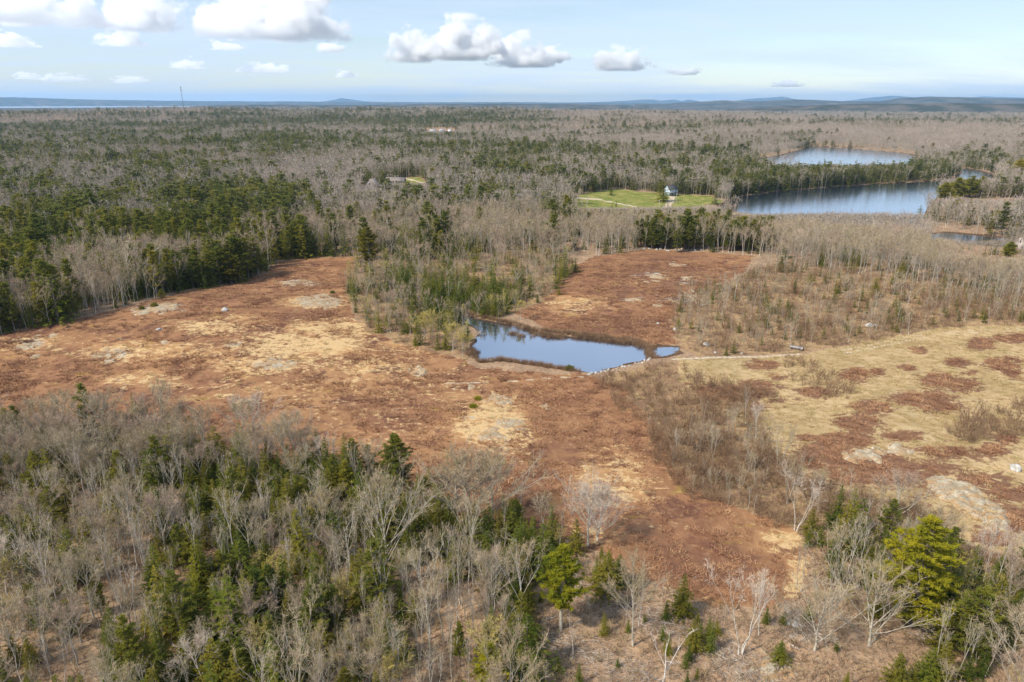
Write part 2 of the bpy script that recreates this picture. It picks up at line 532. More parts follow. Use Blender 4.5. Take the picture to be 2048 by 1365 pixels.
def make_rock_mat(key, a, b, c):
    t = NT(key)
    p = t.pos()
    n1, n2 = t.noise(p, 0.5, 5, 0.65), t.noise(p, 2.8, 5, 0.7)
    col = t.mix(t.step(n1, 0.36, 0.62), a, b)
    col = t.mix(t.step(n2, 0.50, 0.66), col, c)
    col = t.mix(t.step(t.noise(t.scaled(p, (0.7, 1.4, 1)), 0.6, 5, 0.65, 0.6), 0.46, 0.56, 0, 0.92), col, (0.44, 0.28, 0.145))
    t.diffuse(col, t.bump(n2, 0.9, 0.25))
    MAT[key] = t.m
make_rock_mat('lichen_rock', (0.36, 0.295, 0.205), (0.56, 0.485, 0.355), (0.25, 0.195, 0.13))
t = NT('boulder_stone'); p = t.pos()
c = t.mix(t.step(t.noise(p, 1.4, 5, 0.7), 0.38, 0.62), (0.36, 0.34, 0.30), (0.64, 0.61, 0.56))
MAT['boulder'] = t.diffuse(c, t.bump(t.noise(p, 3.0, 4), 0.7, 0.15))

def water_mat(key, deep, ripple, scale, rough, shine):
    t = NT(key)
    p = t.pos()
    n = t.noise(t.scaled(p, (1, 0.55, 1)), scale, 4, 0.6)
    wind = t.step(t.noise(t.scaled(p, (0.4, 1, 1)), 0.02, 4, 0.6, 0.5), 0.40, 0.62, 0.35, 1.0)
    b = t.node('ShaderNodeBump')
    b.inputs['Distance'].default_value = 0.3
    t.l.new(n, b.inputs['Height'])
    t.l.new(t.math('MULTIPLY', wind, ripple), b.inputs['Strength'])
    s = t.node('ShaderNodeBsdfPrincipled')
    s.inputs['Base Color'].default_value = (*deep, 1)
    s.inputs['Roughness'].default_value = rough
    s.inputs['IOR'].default_value = 1.333
    s.inputs['Specular IOR Level'].default_value = 0.5
    t.l.new(b.outputs[0], s.inputs['Normal'])
    gl = t.node('ShaderNodeBsdfGlossy')
    gl.inputs['Color'].default_value = (0.92, 0.95, 1.0, 1); gl.inputs['Roughness'].default_value = rough
    t.l.new(b.outputs[0], gl.inputs['Normal'])
    mx = t.node('ShaderNodeMixShader'); mx.inputs[0].default_value = shine
    t.l.new(s.outputs[0], mx.inputs[1]); t.l.new(gl.outputs[0], mx.inputs[2])
    t.l.new(mx.outputs[0], t.out.inputs['Surface'])
    MAT[key] = t.m
water_mat('pond_water', (0.022, 0.034, 0.055), 0.10, 1.3, 0.04, 0.64)
water_mat('lake_water', (0.018, 0.032, 0.055), 0.22, 0.6, 0.14, 0.62)
water_mat('bay_water', (0.50, 0.54, 0.58), 0.02, 0.05, 0.2, 0.6)  # pale base colour paints in the bright glare on the bay

def plain(key, col, rough=0.8, var=0.25, s=2.0, metal=0.0):
    t = NT(key); p = t.pos()
    n = t.noise(p, s, 4)
    c = t.mix(t.step(n, 0.35, 0.65), tuple(x * (1 - var) for x in col), col)
    MAT[key] = t.principled(c, rough, metal, spec=0.3)
plain('white_paint', (0.72, 0.73, 0.74), 0.6, 0.10)
plain('blue_paint', (0.52, 0.60, 0.68), 0.6, 0.10)
plain('dark_roof', (0.075, 0.078, 0.085))
plain('grey_shingle', (0.30, 0.26, 0.235), 0.85, 0.3)
plain('light_roof', (0.46, 0.44, 0.44), 0.6)
plain('brown_roof', (0.36, 0.30, 0.27))
plain('pink_siding', (0.66, 0.56, 0.53))
plain('glass', (0.035, 0.04, 0.05), 0.12, 0.1)
plain('opening', (0.02, 0.02, 0.025))  # near-black, painted shade for the inside of the pipe
plain('pole_wood', (0.52, 0.46, 0.36))
plain('steel', (0.22, 0.23, 0.25), 0.5, 0.2, 1.0, 0.4)
plain('galvanised', (0.30, 0.28, 0.27), 0.5, 0.35, 1.2, 0.3)
plain('rust', (0.16, 0.09, 0.06))
plain('brick', (0.30, 0.14, 0.10))
plain('dark_wall', (0.055, 0.052, 0.05))

# ------------------------------------------------------------------ covers, outlined in the photograph and laid on the ground
HEATH = [
    [(-260, 735), (0, 668), (150, 640), (290, 604), (340, 590), (380, 580), (480, 566), (530, 548), (560, 523), (620, 515), (715, 514), (705, 545), (692, 580),
     (702, 620), (742, 668), (800, 686), (850, 700), (930, 722), (952, 738), (1100, 748), (1185, 752), (1235, 770), (1260, 800), (1300, 835), (1335, 870), (1340, 930), (1410, 990),
     (1500, 1025), (1600, 1062), (1612, 1118), (1600, 1190), (1560, 1215), (1420, 1215), (1330, 1175), (1260, 1135), (1200, 1098), (1060, 1092), (1040, 1052), (900, 1030),
     (800, 990), (700, 962), (560, 932), (430, 902), (330, 892), (150, 882), (0, 872), (-260, 880)],
    [(1025, 625), (1080, 606), (1130, 562), (1150, 532), (1190, 513), (1290, 499), (1400, 505), (1512, 513), (1490, 545), (1425, 570), (1385, 600), (1342, 640),
     (1352, 690), (1282, 690), (1150, 670), (1090, 655)],
]
MEADOW = [[(1352, 735), (1360, 719), (1400, 717), (1600, 711), (1750, 680), (1900, 655), (2400, 640), (2400, 1230), (2048, 1120), (1930, 1092), (1850, 1040), (1800, 1000),
           (1680, 985), (1560, 915), (1500, 855), (1430, 820), (1390, 790), (1362, 765)]]
SCRUB = [[(1345, 600), (1430, 570), (1500, 545), (1560, 518), (2400, 540), (2400, 642), (1900, 655), (1750, 680), (1600, 706), (1400, 712), (1345, 692)],
         [(1290, 830), (1420, 815), (1520, 830), (1560, 915), (1680, 985), (1800, 1000), (1850, 1040), (1930, 1092), (2048, 1150), (2048, 1200), (1880, 1110), (1700, 1080), (1600, 1065), (1500, 1030), (1380, 1000), (1300, 930)],
         [(1190, 755), (1290, 732), (1360, 722), (1400, 750), (1560, 790), (1520, 835), (1300, 850), (1230, 825)],
         [(690, 580), (720, 520), (900, 490), (1120, 490), (1150, 530), (1130, 562), (1080, 606), (1020, 628), (1000, 640), (940, 650), (930, 720), (850, 700), (742, 668)],
         [(1555, 716), (1625, 716), (1705, 785), (1692, 802), (1640, 790), (1590, 765)],
         [(1880, 868), (1950, 838), (2060, 800), (2400, 740), (2400, 860), (2060, 868), (1930, 888)]]
LAWN = [[(1140, 392), (1165, 388), (1230, 378), (1330, 388), (1420, 392), (1450, 405), (1400, 413), (1330, 422), (1250, 424), (1150, 418)],
        [(760, 368), (770, 360), (840, 354), (850, 364), (800, 372)]]
PATHS = [([(1345, 719), (1400, 717), (1500, 714), (1560, 711), (1600, 709)], 0.5),
         ([(1155, 397), (1200, 400), (1240, 408), (1275, 415)], 2.2), ([(1346, 393), (1341, 402), (1333, 417)], 2.4),
         ([(840, 768), (930, 766), (1010, 764), (1090, 757), (1165, 754)], 0.22), ([(810, 357), (845, 366)], 1.8)]
TRACKS = [([(1680, 702), (1760, 686), (1850, 668), (1950, 660), (2100, 655), (2300, 650)], 0.5), ([(1690, 707), (1770, 691), (1860, 673), (1960, 665), (2110, 660)], 0.5)]
STRAW = [(600, 690, 150, 26, .9), (420, 655, 90, 16, .7), (480, 640, 60, 10, .5), (980, 845, 70, 50, .9), (250, 705, 90, 18, .6), (640, 605, 70, 14, .8), (850, 690, 120, 22, .55),
         (520, 730, 110, 20, .7), (700, 730, 150, 25, .6), (380, 700, 110, 20, .55), (800, 770, 200, 40, .35), (1020, 880, 60, 40, .6), (60, 690, 80, 20, .5), (1300, 560, 120, 20, .15),
         (1150, 610, 70, 20, .5), (1240, 960, 90, 60, .55), (1590, 1150, 30, 40, .9), (1570, 1080, 60, 20, .8), (1180, 1070, 60, 20, .5), (680, 660, 120, 22, .8), (300, 760, 90, 18, .5), (760, 850, 160, 50, .25), (560, 790, 160, 40, .35)]
ROCKP = [(640, 603, 55, 9, 1), (320, 615, 60, 9, 1), (230, 708, 36, 9, .8), (545, 728, 50, 7, .9), (65, 682, 40, 7, .9), (600, 566, 45, 4, .9), (1370, 565, 20, 6, .8), (1300, 550, 40, 8, .7), (1370, 600, 60, 12, .8), (1260, 600, 40, 6, .5)]
_isl = [(1060, 905, 110, 45), (1430, 765, 65, 20), (1660, 832, 75, 32), (1800, 725, 95, 48), (1980, 690, 130, 32), (1930, 840, 140, 48), (1540, 940, 130, 52), (1690, 965, 120, 42), (1450, 1050, 210, 52),
        (1560, 1095, 160, 40), (1150, 1095, 140, 42), (1070, 1190, 150, 62), (480, 985, 130, 44), (520, 850, 110, 32), (300, 1015, 280, 62), (770, 1275, 70, 26), (1340, 1270, 130, 36), (1000, 1290, 220, 60),
        (1180, 890, 60, 26), (1360, 870, 50, 20), (1990, 905, 60, 30), (1960, 1290, 70, 40), (1740, 895, 40, 16), (600, 920, 70, 16), (820, 1010, 120, 30)]
ISLAND = [(1348 + a * .342, 440 + b * .342, c * .342, d * .342, 1) for a, b, c, d in _isl] + \
         [(1740, 925, 230, 46, .62), (1930, 985, 110, 40, .6), (1480, 800, 120, 22, .6), (1320, 560, 170, 55, .75), (1250, 650, 130, 26, .8), (1400, 1130, 170, 60, .7), (1120, 900, 100, 45, .6), (610, 635, 80, 14, .6), (1010, 965, 120, 36, .6), (700, 840, 160, 30, .45), (180, 660, 120, 16, .5), (450, 590, 90, 14, .5)] + \
         [(1700, 920, 140, 26, 1), (1760, 950, 120, 30, 1), (1640, 905, 60, 20, .9), (1890, 905, 50, 14, 1), (1980, 900, 40, 12, 1), (1960, 960, 70, 18, .9), (2030, 985, 60, 16, 1), (1850, 945, 70, 18, .9), (2040, 1040, 60, 30, .9), (1930, 1000, 50, 16, .7), (1985, 1075, 50, 20, .9)]

def ell_sum(u, v, L):
    s = np.zeros_like(u)
    for a, b, ru, rv, w in L:
        s = np.maximum(s, w * np.clip(1.6 - 1.1 * np.sqrt(((u - a) / ru) ** 2 + ((v - b) / rv) ** 2), 0, 1))
    return s

def line_mask(x, y, L):
    m = np.zeros_like(x)
    for px, w in L:
        pts = [at(u, v)[:2] for u, v in px]
        d = np.full_like(x, 1e9)
        for (ax, ay), (bx, by) in zip(pts[:-1], pts[1:]):
            ex, ey = bx - ax, by - ay
            tt = np.clip(((x - ax) * ex + (y - ay) * ey) / (ex * ex + ey * ey), 0, 1)
            d = np.minimum(d, np.hypot(x - ax - tt * ex, y - ay - tt * ey))
        m = np.maximum(m, 1 - smooth(w * 0.7, w * 1.5, d))
    return m

def cover(x, y, z):
    """masks of the ground covers at points, in metres"""
    wx = x + fbm(x / 6, y / 6, 41, 3) * 1.6
    wy = y + fbm(x / 6, y / 6, 47, 3) * 2.2
    u, v = project(wx, wy, z)
    any_ = lambda L: np.max([inpoly(u, v, p) for p in L], axis=0).astype(float)
    return dict(heath=any_(HEATH), meadow=any_(MEADOW), scrub=any_(SCRUB), lawn=any_(LAWN), straw=ell_sum(u, v, STRAW), rock=ell_sum(u, v, ROCKP), island=ell_sum(u, v, ISLAND))

def build_ground():
    dth = 0.22
    fine = np.arange(-46, 46.001, dth)
    th = np.concatenate([fine, np.arange(50, 314 - 4 + .1, 5.0)])
    th = np.radians(th)
    r = list(np.arange(4, 56, 4.0)) + list(np.arange(56, 300, 0.8))
    while r[-1] < 420: r.append(r[-1] + 1.2)
    while r[-1] < 34500: r.append(r[-1] * 1.0145)
    r = np.array(r)
    nr, nt = len(r), len(th)
    X = (r[:, None] * np.sin(th)[None, :]).ravel(); Y = (r[:, None] * np.cos(th)[None, :]).ravel()
    Z = height(X, Y)
    i, j = np.meshgrid(np.arange(nr - 1), np.arange(nt), indexing='ij')
    j2 = (j + 1) % nt
    q = np.stack([i * nt + j, (i + 1) * nt + j, (i + 1) * nt + j2, i * nt + j2], -1).reshape(-1, 4)
    q = q[:, ::-1]
    V = np.stack([X, Y, Z], 1)
    V = np.concatenate([V, [[0, 0, Z[:nt].mean()]]])
    c = len(V) - 1
    jj = np.arange(nt)
    tri = np.stack([np.full(nt, c), (jj + 1) % nt, jj], 1)
    me = mesh_np('ground', V, [q, tri], [MAT['ground']], None, True)
    vis = (Y > 20)
    m = {k: np.zeros(len(V), np.float32) for k in ('heath', 'meadow', 'scrub', 'lawn', 'straw', 'rock', 'island', 'path', 'shore', 'far')}
    idx = np.where(vis & (np.hypot(X, Y) < 1500))[0]
    cv = cover(X[idx], Y[idx], Z[idx])
    for k, a in cv.items(): m[k][idx] = a
    m['path'][idx] = np.maximum(line_mask(X[idx], Y[idx], PATHS), 0.62 * line_mask(X[idx], Y[idx], TRACKS))
    sd = water_sd(X, Y)
    sdl = shore_sd(X, Y, LAKE_W)
    nz = fbm(X / 5, Y / 5, 97, 3)
    m['shore'][:-1] = np.maximum((1 - smooth(0.0, 1.1, sd + nz * 1.3)) * .85, 1 - smooth(1.0, 6.0, sdl + nz * 2))
    m['far'][:-1] = smooth(2600, 5200, np.hypot(X, Y))
    for k, a in m.items():
        at_ = me.attributes.new(k, 'FLOAT', 'POINT')
        at_.data.foreach_set('value', a)
    tag(link('ground', me), 'rolling ground of heath, meadow and leaf litter', 'ground', kind='structure')
build_ground()

# ------------------------------------------------------------------ water
def water_sheet(name, px, mat, label, z=WATER_Z, grow=2.0):
    w = np.array(wpoly(px, z))
    c = w.mean(0)
    n = len(w)
    # push the outline outwards so that the sheet runs under the shore
    e = np.roll(w, -1, 0) - np.roll(w, 1, 0)
    nrm = np.stack([e[:, 1], -e[:, 0]], 1); nrm /= np.linalg.norm(nrm, axis=1)[:, None]
    area = np.sum(w[:, 0] * np.roll(w[:, 1], -1) - np.roll(w[:, 0], -1) * w[:, 1])
    w = w + nrm * grow * (1 if area > 0 else -1)
    me = bpy.data.meshes.new(name)
    pts = [(x, y, z) for x, y in (w if area > 0 else w[::-1])]
    me.from_pydata(pts, [], [list(range(n))])
    me.materials.append(MAT[mat])
    tag(link(name, me), label, 'water', kind='structure')
water_sheet('pond', POND, 'pond_water', 'small still pond between the brown fields')
water_sheet('lake', LAKE, 'lake_water', 'long blue lake in front of the wooded point', LAKE_Z, grow=4)
water_sheet('lake', UPPER, 'lake_water', 'far arm of the lake behind the wooded point', LAKE_Z, grow=4)
water_sheet('creek', CREEK, 'lake_water', 'narrow creek behind the birches at the right edge', LAKE_Z, grow=1.5)

# the bay beyond the woods and the hills on the horizon
def bay():
    px = [(-300, 208.3), (100, 208.4), (420, 208.6), (560, 208.9), (740, 209.0), (740, 211.5), (420, 214.5), (-300, 217.5)]
    pts = []
    for u, v in px:
        x, y = unproj(u, v, -9.0)
        pts.append((float(x), float(y), -9.0))
    me = bpy.data.meshes.new('bay')
    me.from_pydata(pts[::-1], [], [list(range(len(pts)))])
    me.materials.append(MAT['bay_water'])
    o = tag(link('bay', me), 'pale bay shining beyond the far woods', 'water', kind='structure')
    if me.polygons[0].normal.z < 0: me.flip_normals()
bay()

t = NT('hill_woods'); p = t.pos()
c = t.mix(t.step(t.noise(p, 0.004, 6, 0.65), 0.42, 0.60), (0.050, 0.058, 0.040), (0.135, 0.115, 0.09))
c = t.mix(t.step(t.noise(p, 0.0016, 4), 0.62, 0.70, 0, 0.5), c, (0.27, 0.24, 0.15))
MAT['hills'] = t.diffuse(c)
def hills(name, label, dist, depth, prof, seed, base=-14):
    """prof: list of (u, v) skyline points; built as a broad ridge at that distance"""
    us = np.arange(prof[0][0], prof[-1][0] + 1, 6.0)
    vs = np.interp(us, [a for a, b in prof], [b for a, b in prof])
    vs = vs + fbm(us / 70, us * 0, seed, 3) * 0.7 + fbm(us / 16, us * 0, seed + 5, 2) * 0.35
    dx, dy, dz = ray(us, vs)
    k = dist / np.hypot(dx, dy)
    top = CAM_Z + dz * k
    cx, cyy = dx * k, dy * k
    rows = np.linspace(-1, 1, 13)
    V = []
    for s in rows:
        f = 1 + s * depth / dist
        prof_h = (1 - abs(s) ** 1.5)
        h = base + (top - base) * prof_h * (1 + (0.12 * fbm(us / 30, us * 0 + s * 3, seed + 9, 3) if 0 < abs(s) < 0.99 else 0))
        V.append(np.stack([cx * f, cyy * f, h], 1))
    V = np.concatenate(V)
    n = len(us)
    i, j = np.meshgrid(np.arange(len(rows) - 1), np.arange(n - 1), indexing='ij')
    q = np.stack([i * n + j, i * n + j + 1, (i + 1) * n + j + 1, (i + 1) * n + j], -1).reshape(-1, 4)
    me = mesh_np(name, V, [q], [MAT['hills']], None, True)
    tag(link(name, me), label, 'hills', kind='structure')
hills('hills', 'long low blue hills beyond the bay', 21000, 1600, [(-500, 197), (0, 195), (90, 197), (200, 200), (330, 202), (520, 203), (700, 204.5), (900, 205), (1200, 205), (1300, 207)], 3)
hills('mountain', 'small peaked blue mountain on the skyline', 29000, 1500, [(600, 206), (640, 204), (668, 200), (684, 197), (700, 199.5), (730, 203), (790, 205.5)], 7)
hills('hills', 'wooded dark blue ridge along the right skyline', 12500, 1500, [(1270, 208), (1340, 207), (1400, 203.5), (1450, 201), (1520, 203.5), (1600, 199), (1680, 203), (1760, 203), (1800, 196), (1860, 193.5), (1930, 195), (2000, 197), (2100, 198), (2500, 200)], 11)
hills('mountain', 'pair of small pale blue peaks on the skyline', 30500, 1500, [(1100, 207), (1200, 204.5), (1270, 201), (1300, 199), (1320, 202), (1345, 199), (1365, 202), (1378, 199), (1400, 203), (1420, 206)], 13)
hills('mountain', 'flat topped pale blue mountain right of the peaks', 31500, 1500, [(1450, 206), (1490, 199), (1530, 196.5), (1565, 193.5), (1585, 198), (1640, 204)], 17)
hills('mountain', 'pale blue mountain behind the right ridge', 31500, 1500, [(1680, 204), (1730, 197), (1785, 191.5), (1830, 195), (1920, 196), (1970, 193), (2020, 195), (2100, 197), (2300, 203)], 19)
hills('hills', 'dark wooded swell below the right ridge', 6200, 500, [(1450, 219), (1560, 214), (1650, 210), (1760, 208), (1900, 207), (2050, 208), (2500, 208)], 23, -12)
hills('hills', 'low wooded rise before the bay', 9000, 700, [(380, 213), (460, 210.5), (560, 209.5), (700, 211), (850, 208.5), (1000, 208), (1150, 209), (1300, 212)], 29, -12)
# ------------------------------------------------------------------ tree prototypes (z = 0 at the foot, real metres)
def unit(v):
    return v / (np.linalg.norm(v) + 1e-9)

def blades(P0, P1, w, rng):
    """thin three-cornered blades from P0 to P1 (arrays n,3), width w at the foot"""
    P0, P1 = np.asarray(P0, float), np.asarray(P1, float)
    d = P1 - P0
    rnd = rng.normal(size=d.shape)
    s = np.cross(d, rnd); s /= np.linalg.norm(s, axis=1)[:, None] + 1e-9
    w = np.broadcast_to(np.asarray(w, float), (len(P0),))[:, None]
    return np.stack([P0 - s * w * .5, P0 + s * w * .5, P1], 1)

def bare_tree(seed, H, fork=0.3, spread=0.55, limbs=6, subs=6, twigs=7, fine=4, rt=None, tw=0.03, up=0.25, lean=0.0, sides=5, stems=1, droop=0.0, twl=0.085):
    """leafless broadleaf: returns trunk and limbs, twigs"""
    rng = np.random.default_rng(seed)
    wood, tw_b = MB(), MB()
    rt = rt or H * 0.013
    T0, T1 = [], []
    for st in range(stems):
        a0 = rng.uniform(0, 6.28)
        base = np.array([math.cos(a0), math.sin(a0), 0]) * (0.0 if stems == 1 else rt * 2.2)
        Hs = H * (1 if st == 0 else rng.uniform(.78, 1.0))
        tdir = unit(np.array([math.cos(a0), math.sin(a0), 0]) * (lean + (0.16 if stems > 1 else 0.03)) + np.array([0, 0, 1.0]))
        npt = 7
        pts = [base - np.array([0, 0, 0.3])]
        for i in range(1, npt):
            pts.append(pts[-1] + unit(tdir + rng.normal(size=3) * 0.07) * Hs * 0.93 / (npt - 1))
        pts = np.array(pts)
        tt = np.linspace(0, 1, npt)
        wood.tube(pts, rt * (1 - tt) ** 0.8 * (0.8 if stems > 1 else 1) + 0.012, sides)
        P = lambda s: np.array([np.interp(s, tt, pts[:, k]) for k in range(3)])
        nl = limbs if stems == 1 else max(3, limbs // 2)
        for l in range(nl):
            s = fork + (0.94 - fork) * ((l + rng.uniform(0, .8)) / nl) ** 1.05
            az = rng.uniform(0, 6.28) if l else rng.uniform(0, 6.28)
            az = a0 + l * 2.4 + rng.uniform(-.5, .5)
            el = spread * (1.15 - 0.55 * s) * rng.uniform(.8, 1.2)
            d = np.array([math.cos(az) * el, math.sin(az) * el, 1 - .35 * el])
            L = (Hs * (1 - s) * 0.95 + Hs * 0.13) * rng.uniform(.8, 1.08)
            p = P(s)
            lp = [p]
            dd = unit(d)
            for i in range(4):
                dd = unit(dd + rng.normal(size=3) * 0.10 + np.array([0, 0, up * 0.35]))
                lp.append(lp[-1] + dd * L / 4)
            lp = np.array(lp)
            r0 = rt * 0.50 * (1 - s * .6)
            wood.tube(lp, np.linspace(r0, 0.012, 5), max(3, sides - 1), False)
            lt = np.linspace(0, 1, 5)
            for k in range(subs):
                q = rng.uniform(.22, 1.0)
                p2 = np.array([np.interp(q, lt, lp[:, c]) for c in range(3)])
                ldir = unit(lp[min(4, int(q * 4) + 1)] - lp[min(3, int(q * 4))])
                d2 = unit(ldir + rng.normal(size=3) * 0.42 + np.array([0, 0, up - droop]))
                L2 = L * (1.05 - q * .5) * rng.uniform(.30, .52)
                e2 = p2 + d2 * L2 * .5
                d3 = unit(d2 + rng.normal(size=3) * .18 + np.array([0, 0, .12 - droop]))
                e3 = e2 + d3 * L2 * .5
                wood.tube([p2, e2, e3], [r0 * .36 + .006, r0 * .22 + .006, .008], 3, False)
                for m in range(twigs):
                    q3 = rng.uniform(.15, 1)
                    p3 = p2 + (e2 - p2) * min(1, q3 * 2) + (e3 - e2) * max(0, q3 * 2 - 1)
                    d4 = unit(d3 + rng.normal(size=3) * .48 + np.array([0, 0, .15 - droop]))
                    L4 = H * twl * rng.uniform(.5, 1.2)
                    e4 = p3 + d4 * L4
                    T0.append(p3); T1.append(e4)
                    for f in range(fine):
                        p5 = p3 + (e4 - p3) * rng.uniform(.2, .9)
                        T0.append(p5); T1.append(p5 + unit(d4 + rng.normal(size=3) * .55) * L4 * rng.uniform(.3, .7))
    tw_b.tris(blades(T0, T1, tw, rng))
    return wood, tw_b

def spray(p, d, L, n, size, rng, flat=0.5, hang=0.0):
    """needle sprays along a branch"""
    q = rng.uniform(.08, 1.0, n)[:, None]
    P0 = p + d * L * q
    side = np.cross(d, [0, 0, 1.0]); side /= np.linalg.norm(side) + 1e-9
    s = rng.choice([-1, 1], n)[:, None]
    out = d * rng.uniform(.3, 1.0, n)[:, None] + side * s * rng.uniform(.2, .9, n)[:, None] + np.array([0, 0, 1.0]) * rng.normal(0, .28, n)[:, None] + np.array([0, 0, -hang])
    out /= np.linalg.norm(out, axis=1)[:, None]
    sz = size * rng.uniform(.6, 1.25, n)[:, None] * (1.15 - .45 * q)
    P1 = P0 + out * sz
    w = np.cross(out, rng.normal(size=(n, 3)) * .5 + np.array([0, 0, 1.0])); w /= np.linalg.norm(w, axis=1)[:, None] + 1e-9
    return np.stack([P0 - w * sz * flat * .5, P0 + w * sz * flat * .5, P1], 1)

def spruce(seed, H, width=0.21, layers=None, per=7, n=10, size=0.42, skirt=0.06, rag=0.25, power=0.9):
    rng = np.random.default_rng(seed)
    tr, cr = MB(), MB()
    bend = rng.normal(0, .008, 2)
    tr.tube([[0, 0, -.3], [bend[0] * H, bend[1] * H, H * .5], [bend[0] * 2 * H, bend[1] * 2 * H, H * .98]], [H * .014, H * .009, .015], 5)
    layers = layers or int(H * 2.6)
    out = []
    for i in range(layers):
        tt = (i + rng.uniform(0, .8)) / layers
        z = H * (skirt + (1 - skirt) * tt)
        R0 = H * width * (1 - tt) ** power + 0.10
        c = np.array([bend[0] * 2 * z, bend[1] * 2 * z, z])
        k = max(3, int(per * (1 - tt * .45)))
        a = rng.uniform(0, 6.28)
        for j in range(k):
            az = a + j * 6.28 / k + rng.uniform(-.35, .35)
            L = R0 * rng.uniform(1 - rag * 1.4, 1 + rag * .7)
            d = unit(np.array([math.cos(az), math.sin(az), rng.uniform(-.42, -.02) + tt * .55]))
            out.append(spray(c, d, L, max(3, int(n * L / (H * width + .1)) + 2), size * (0.55 + 0.45 * (1 - tt)), rng, .55, .12))
    # leader
    out.append(spray(np.array([bend[0] * 2 * H, bend[1] * 2 * H, H * .93]), np.array([0, 0, 1.0]), H * .07, 6, size * .5, rng, .4))
    cr.tris(np.concatenate(out))
    return tr, cr

def pine(seed, H, crown=0.66, width=0.25, whorls=None, per=5, clumps=5, needles=13, size=0.55, rag=0.35, lean=0.0, bw=.24, cone=False):
    rng = np.random.default_rng(seed)
    tr, cr = MB(), MB()
    pts = np.array([[0, 0, -.3], [lean * H * .2, 0, H * .35], [lean * H * .6 + rng.normal(0, .1), rng.normal(0, .1), H * .7], [lean * H, 0, H * .97]])
    tr.tube(pts, [H * .018, H * .014, H * .009, .02], 6)
    zt = [-.3, H * .35, H * .7, H * .97]
    P = lambda z: np.array([np.interp(z, zt, pts[:, 0]), np.interp(z, zt, pts[:, 1]), z])
    whorls = whorls or int(H * crown / 0.8)
    out = []
    z0 = H * (1 - crown)
    for i in range(whorls):
        tt = (i + rng.uniform(0, .6)) / whorls
        z = z0 + (H * .97 - z0) * tt
        prof = min(1.0, .55 + tt * 1.5) * (1 - tt ** 1.9) + .10
        if cone: prof = (1 - tt) ** .8 * min(1.0, .7 + 2 * tt) + .05
        k = per - (1 if tt > .75 else 0)
        a = rng.uniform(0, 6.28)
        for j in range(k):
            az = a + j * 6.28 / k + rng.uniform(-.5, .5)
            L = H * width * prof * rng.uniform(1 - rag * 1.5, 1 + rag)
            d = unit(np.array([math.cos(az), math.sin(az), rng.uniform(-.05, .30) + tt * .35]))
            p0 = P(z)
            tr.tube([p0, p0 + d * L * .6 + [0, 0, .05 * L], p0 + d * L * .95 + [0, 0, .16 * L]], [H * .0035 + .01, H * .002 + .008, .008], 3, False)
            nc = max(2, int(round(clumps * L / (H * width))))
            for m in range(nc):
                q = .30 + .70 * (m + rng.uniform(.1, .9)) / nc
                side = np.array([-d[1], d[0], 0]) * rng.uniform(-.34, .34) * L * q
                c = p0 + d * L * q + side + np.array([0, 0, .16 * L * q * q + rng.uniform(-.06, .14)])
                dirs = rng.normal(size=(needles, 3)) * np.array([1, 1, .42]) + np.array([d[0] * .7, d[1] * .7, .32])
                dirs /= np.linalg.norm(dirs, axis=1)[:, None]
                sz = size * rng.uniform(.65, 1.2, (needles, 1))
                P0 = c + rng.normal(size=(needles, 3)) * np.array([.20, .20, .07]) * size * 1.3
                w = np.cross(dirs, rng.normal(size=(needles, 3)) * .6 + np.array([0, 0, 1.0])); w /= np.linalg.norm(w, axis=1)[:, None] + 1e-9
                out.append(np.stack([P0 - w * sz * bw, P0 + w * sz * bw, P0 + dirs * sz], 1))
    cr.tris(np.concatenate(out))
    return tr, cr

def bush(seed, H, W, stems=14, per=7, tw=0.03, fine=2, up=0.9):
    """many-stemmed leafless shrub"""
    rng = np.random.default_rng(seed)
    st, tw_b = MB(), MB()
    T0, T1 = [], []
    for i in range(stems):
        az = rng.uniform(0, 6.28); rr = rng.uniform(0, .35) * W
        p = np.array([math.cos(az) * rr, math.sin(az) * rr, -.1])
        d = unit(np.array([math.cos(az) * rng.uniform(.1, .7), math.sin(az) * rng.uniform(.1, .7), up]))
        L = H * rng.uniform(.6, 1.05)
        e = p + d * L
        st.tube([p, p + d * L * .55 + rng.normal(size=3) * .04 * L, e], [tw * .7, tw * .5, tw * .2], 3, False)
        for k in range(per):
            q = rng.uniform(.2, 1)
            p2 = p + (e - p) * q
            d2 = unit(d + rng.normal(size=3) * .5)
            e2 = p2 + d2 * H * rng.uniform(.18, .42)
            T0.append(p2); T1.append(e2)
            for f in range(fine):
                p3 = p2 + (e2 - p2) * rng.uniform(.2, .9)
                T0.append(p3); T1.append(p3 + unit(d2 + rng.normal(size=3) * .6) * H * rng.uniform(.10, .22))
    tw_b.tris(blades(T0, T1, tw, rng))
    return st, tw_b

def tuft(seed, H, W, n, w):
    rng = np.random.default_rng(seed)
    b = MB()
    a = rng.uniform(0, 6.28, n); r = np.sqrt(rng.uniform(0, 1, n)) * W * .5
    P0 = np.stack([np.cos(a) * r, np.sin(a) * r, np.full(n, -.03)], 1)
    P1 = P0 + np.stack([np.cos(a) * W * .22, np.sin(a) * W * .22, H * rng.uniform(.5, 1.1, n)], 1) + rng.normal(size=(n, 3)) * W * .14 * np.array([1, 1, .3])
    b.tris(blades(P0, P1, w, rng))
    return b

# every kind in three grades of detail; heights are the prototypes' own, instances scale them
PROTO = {}
def add_proto(kind, grade, mb_a, mat_a, mb_b, mat_b, H):
    PROTO.setdefault((kind, grade), []).append(dict(a=mb_a, ma=MAT[mat_a], b=mb_b, mb=MAT[mat_b], H=H, key=f'{kind}_{grade}_{len(PROTO.get((kind, grade), []))}'))

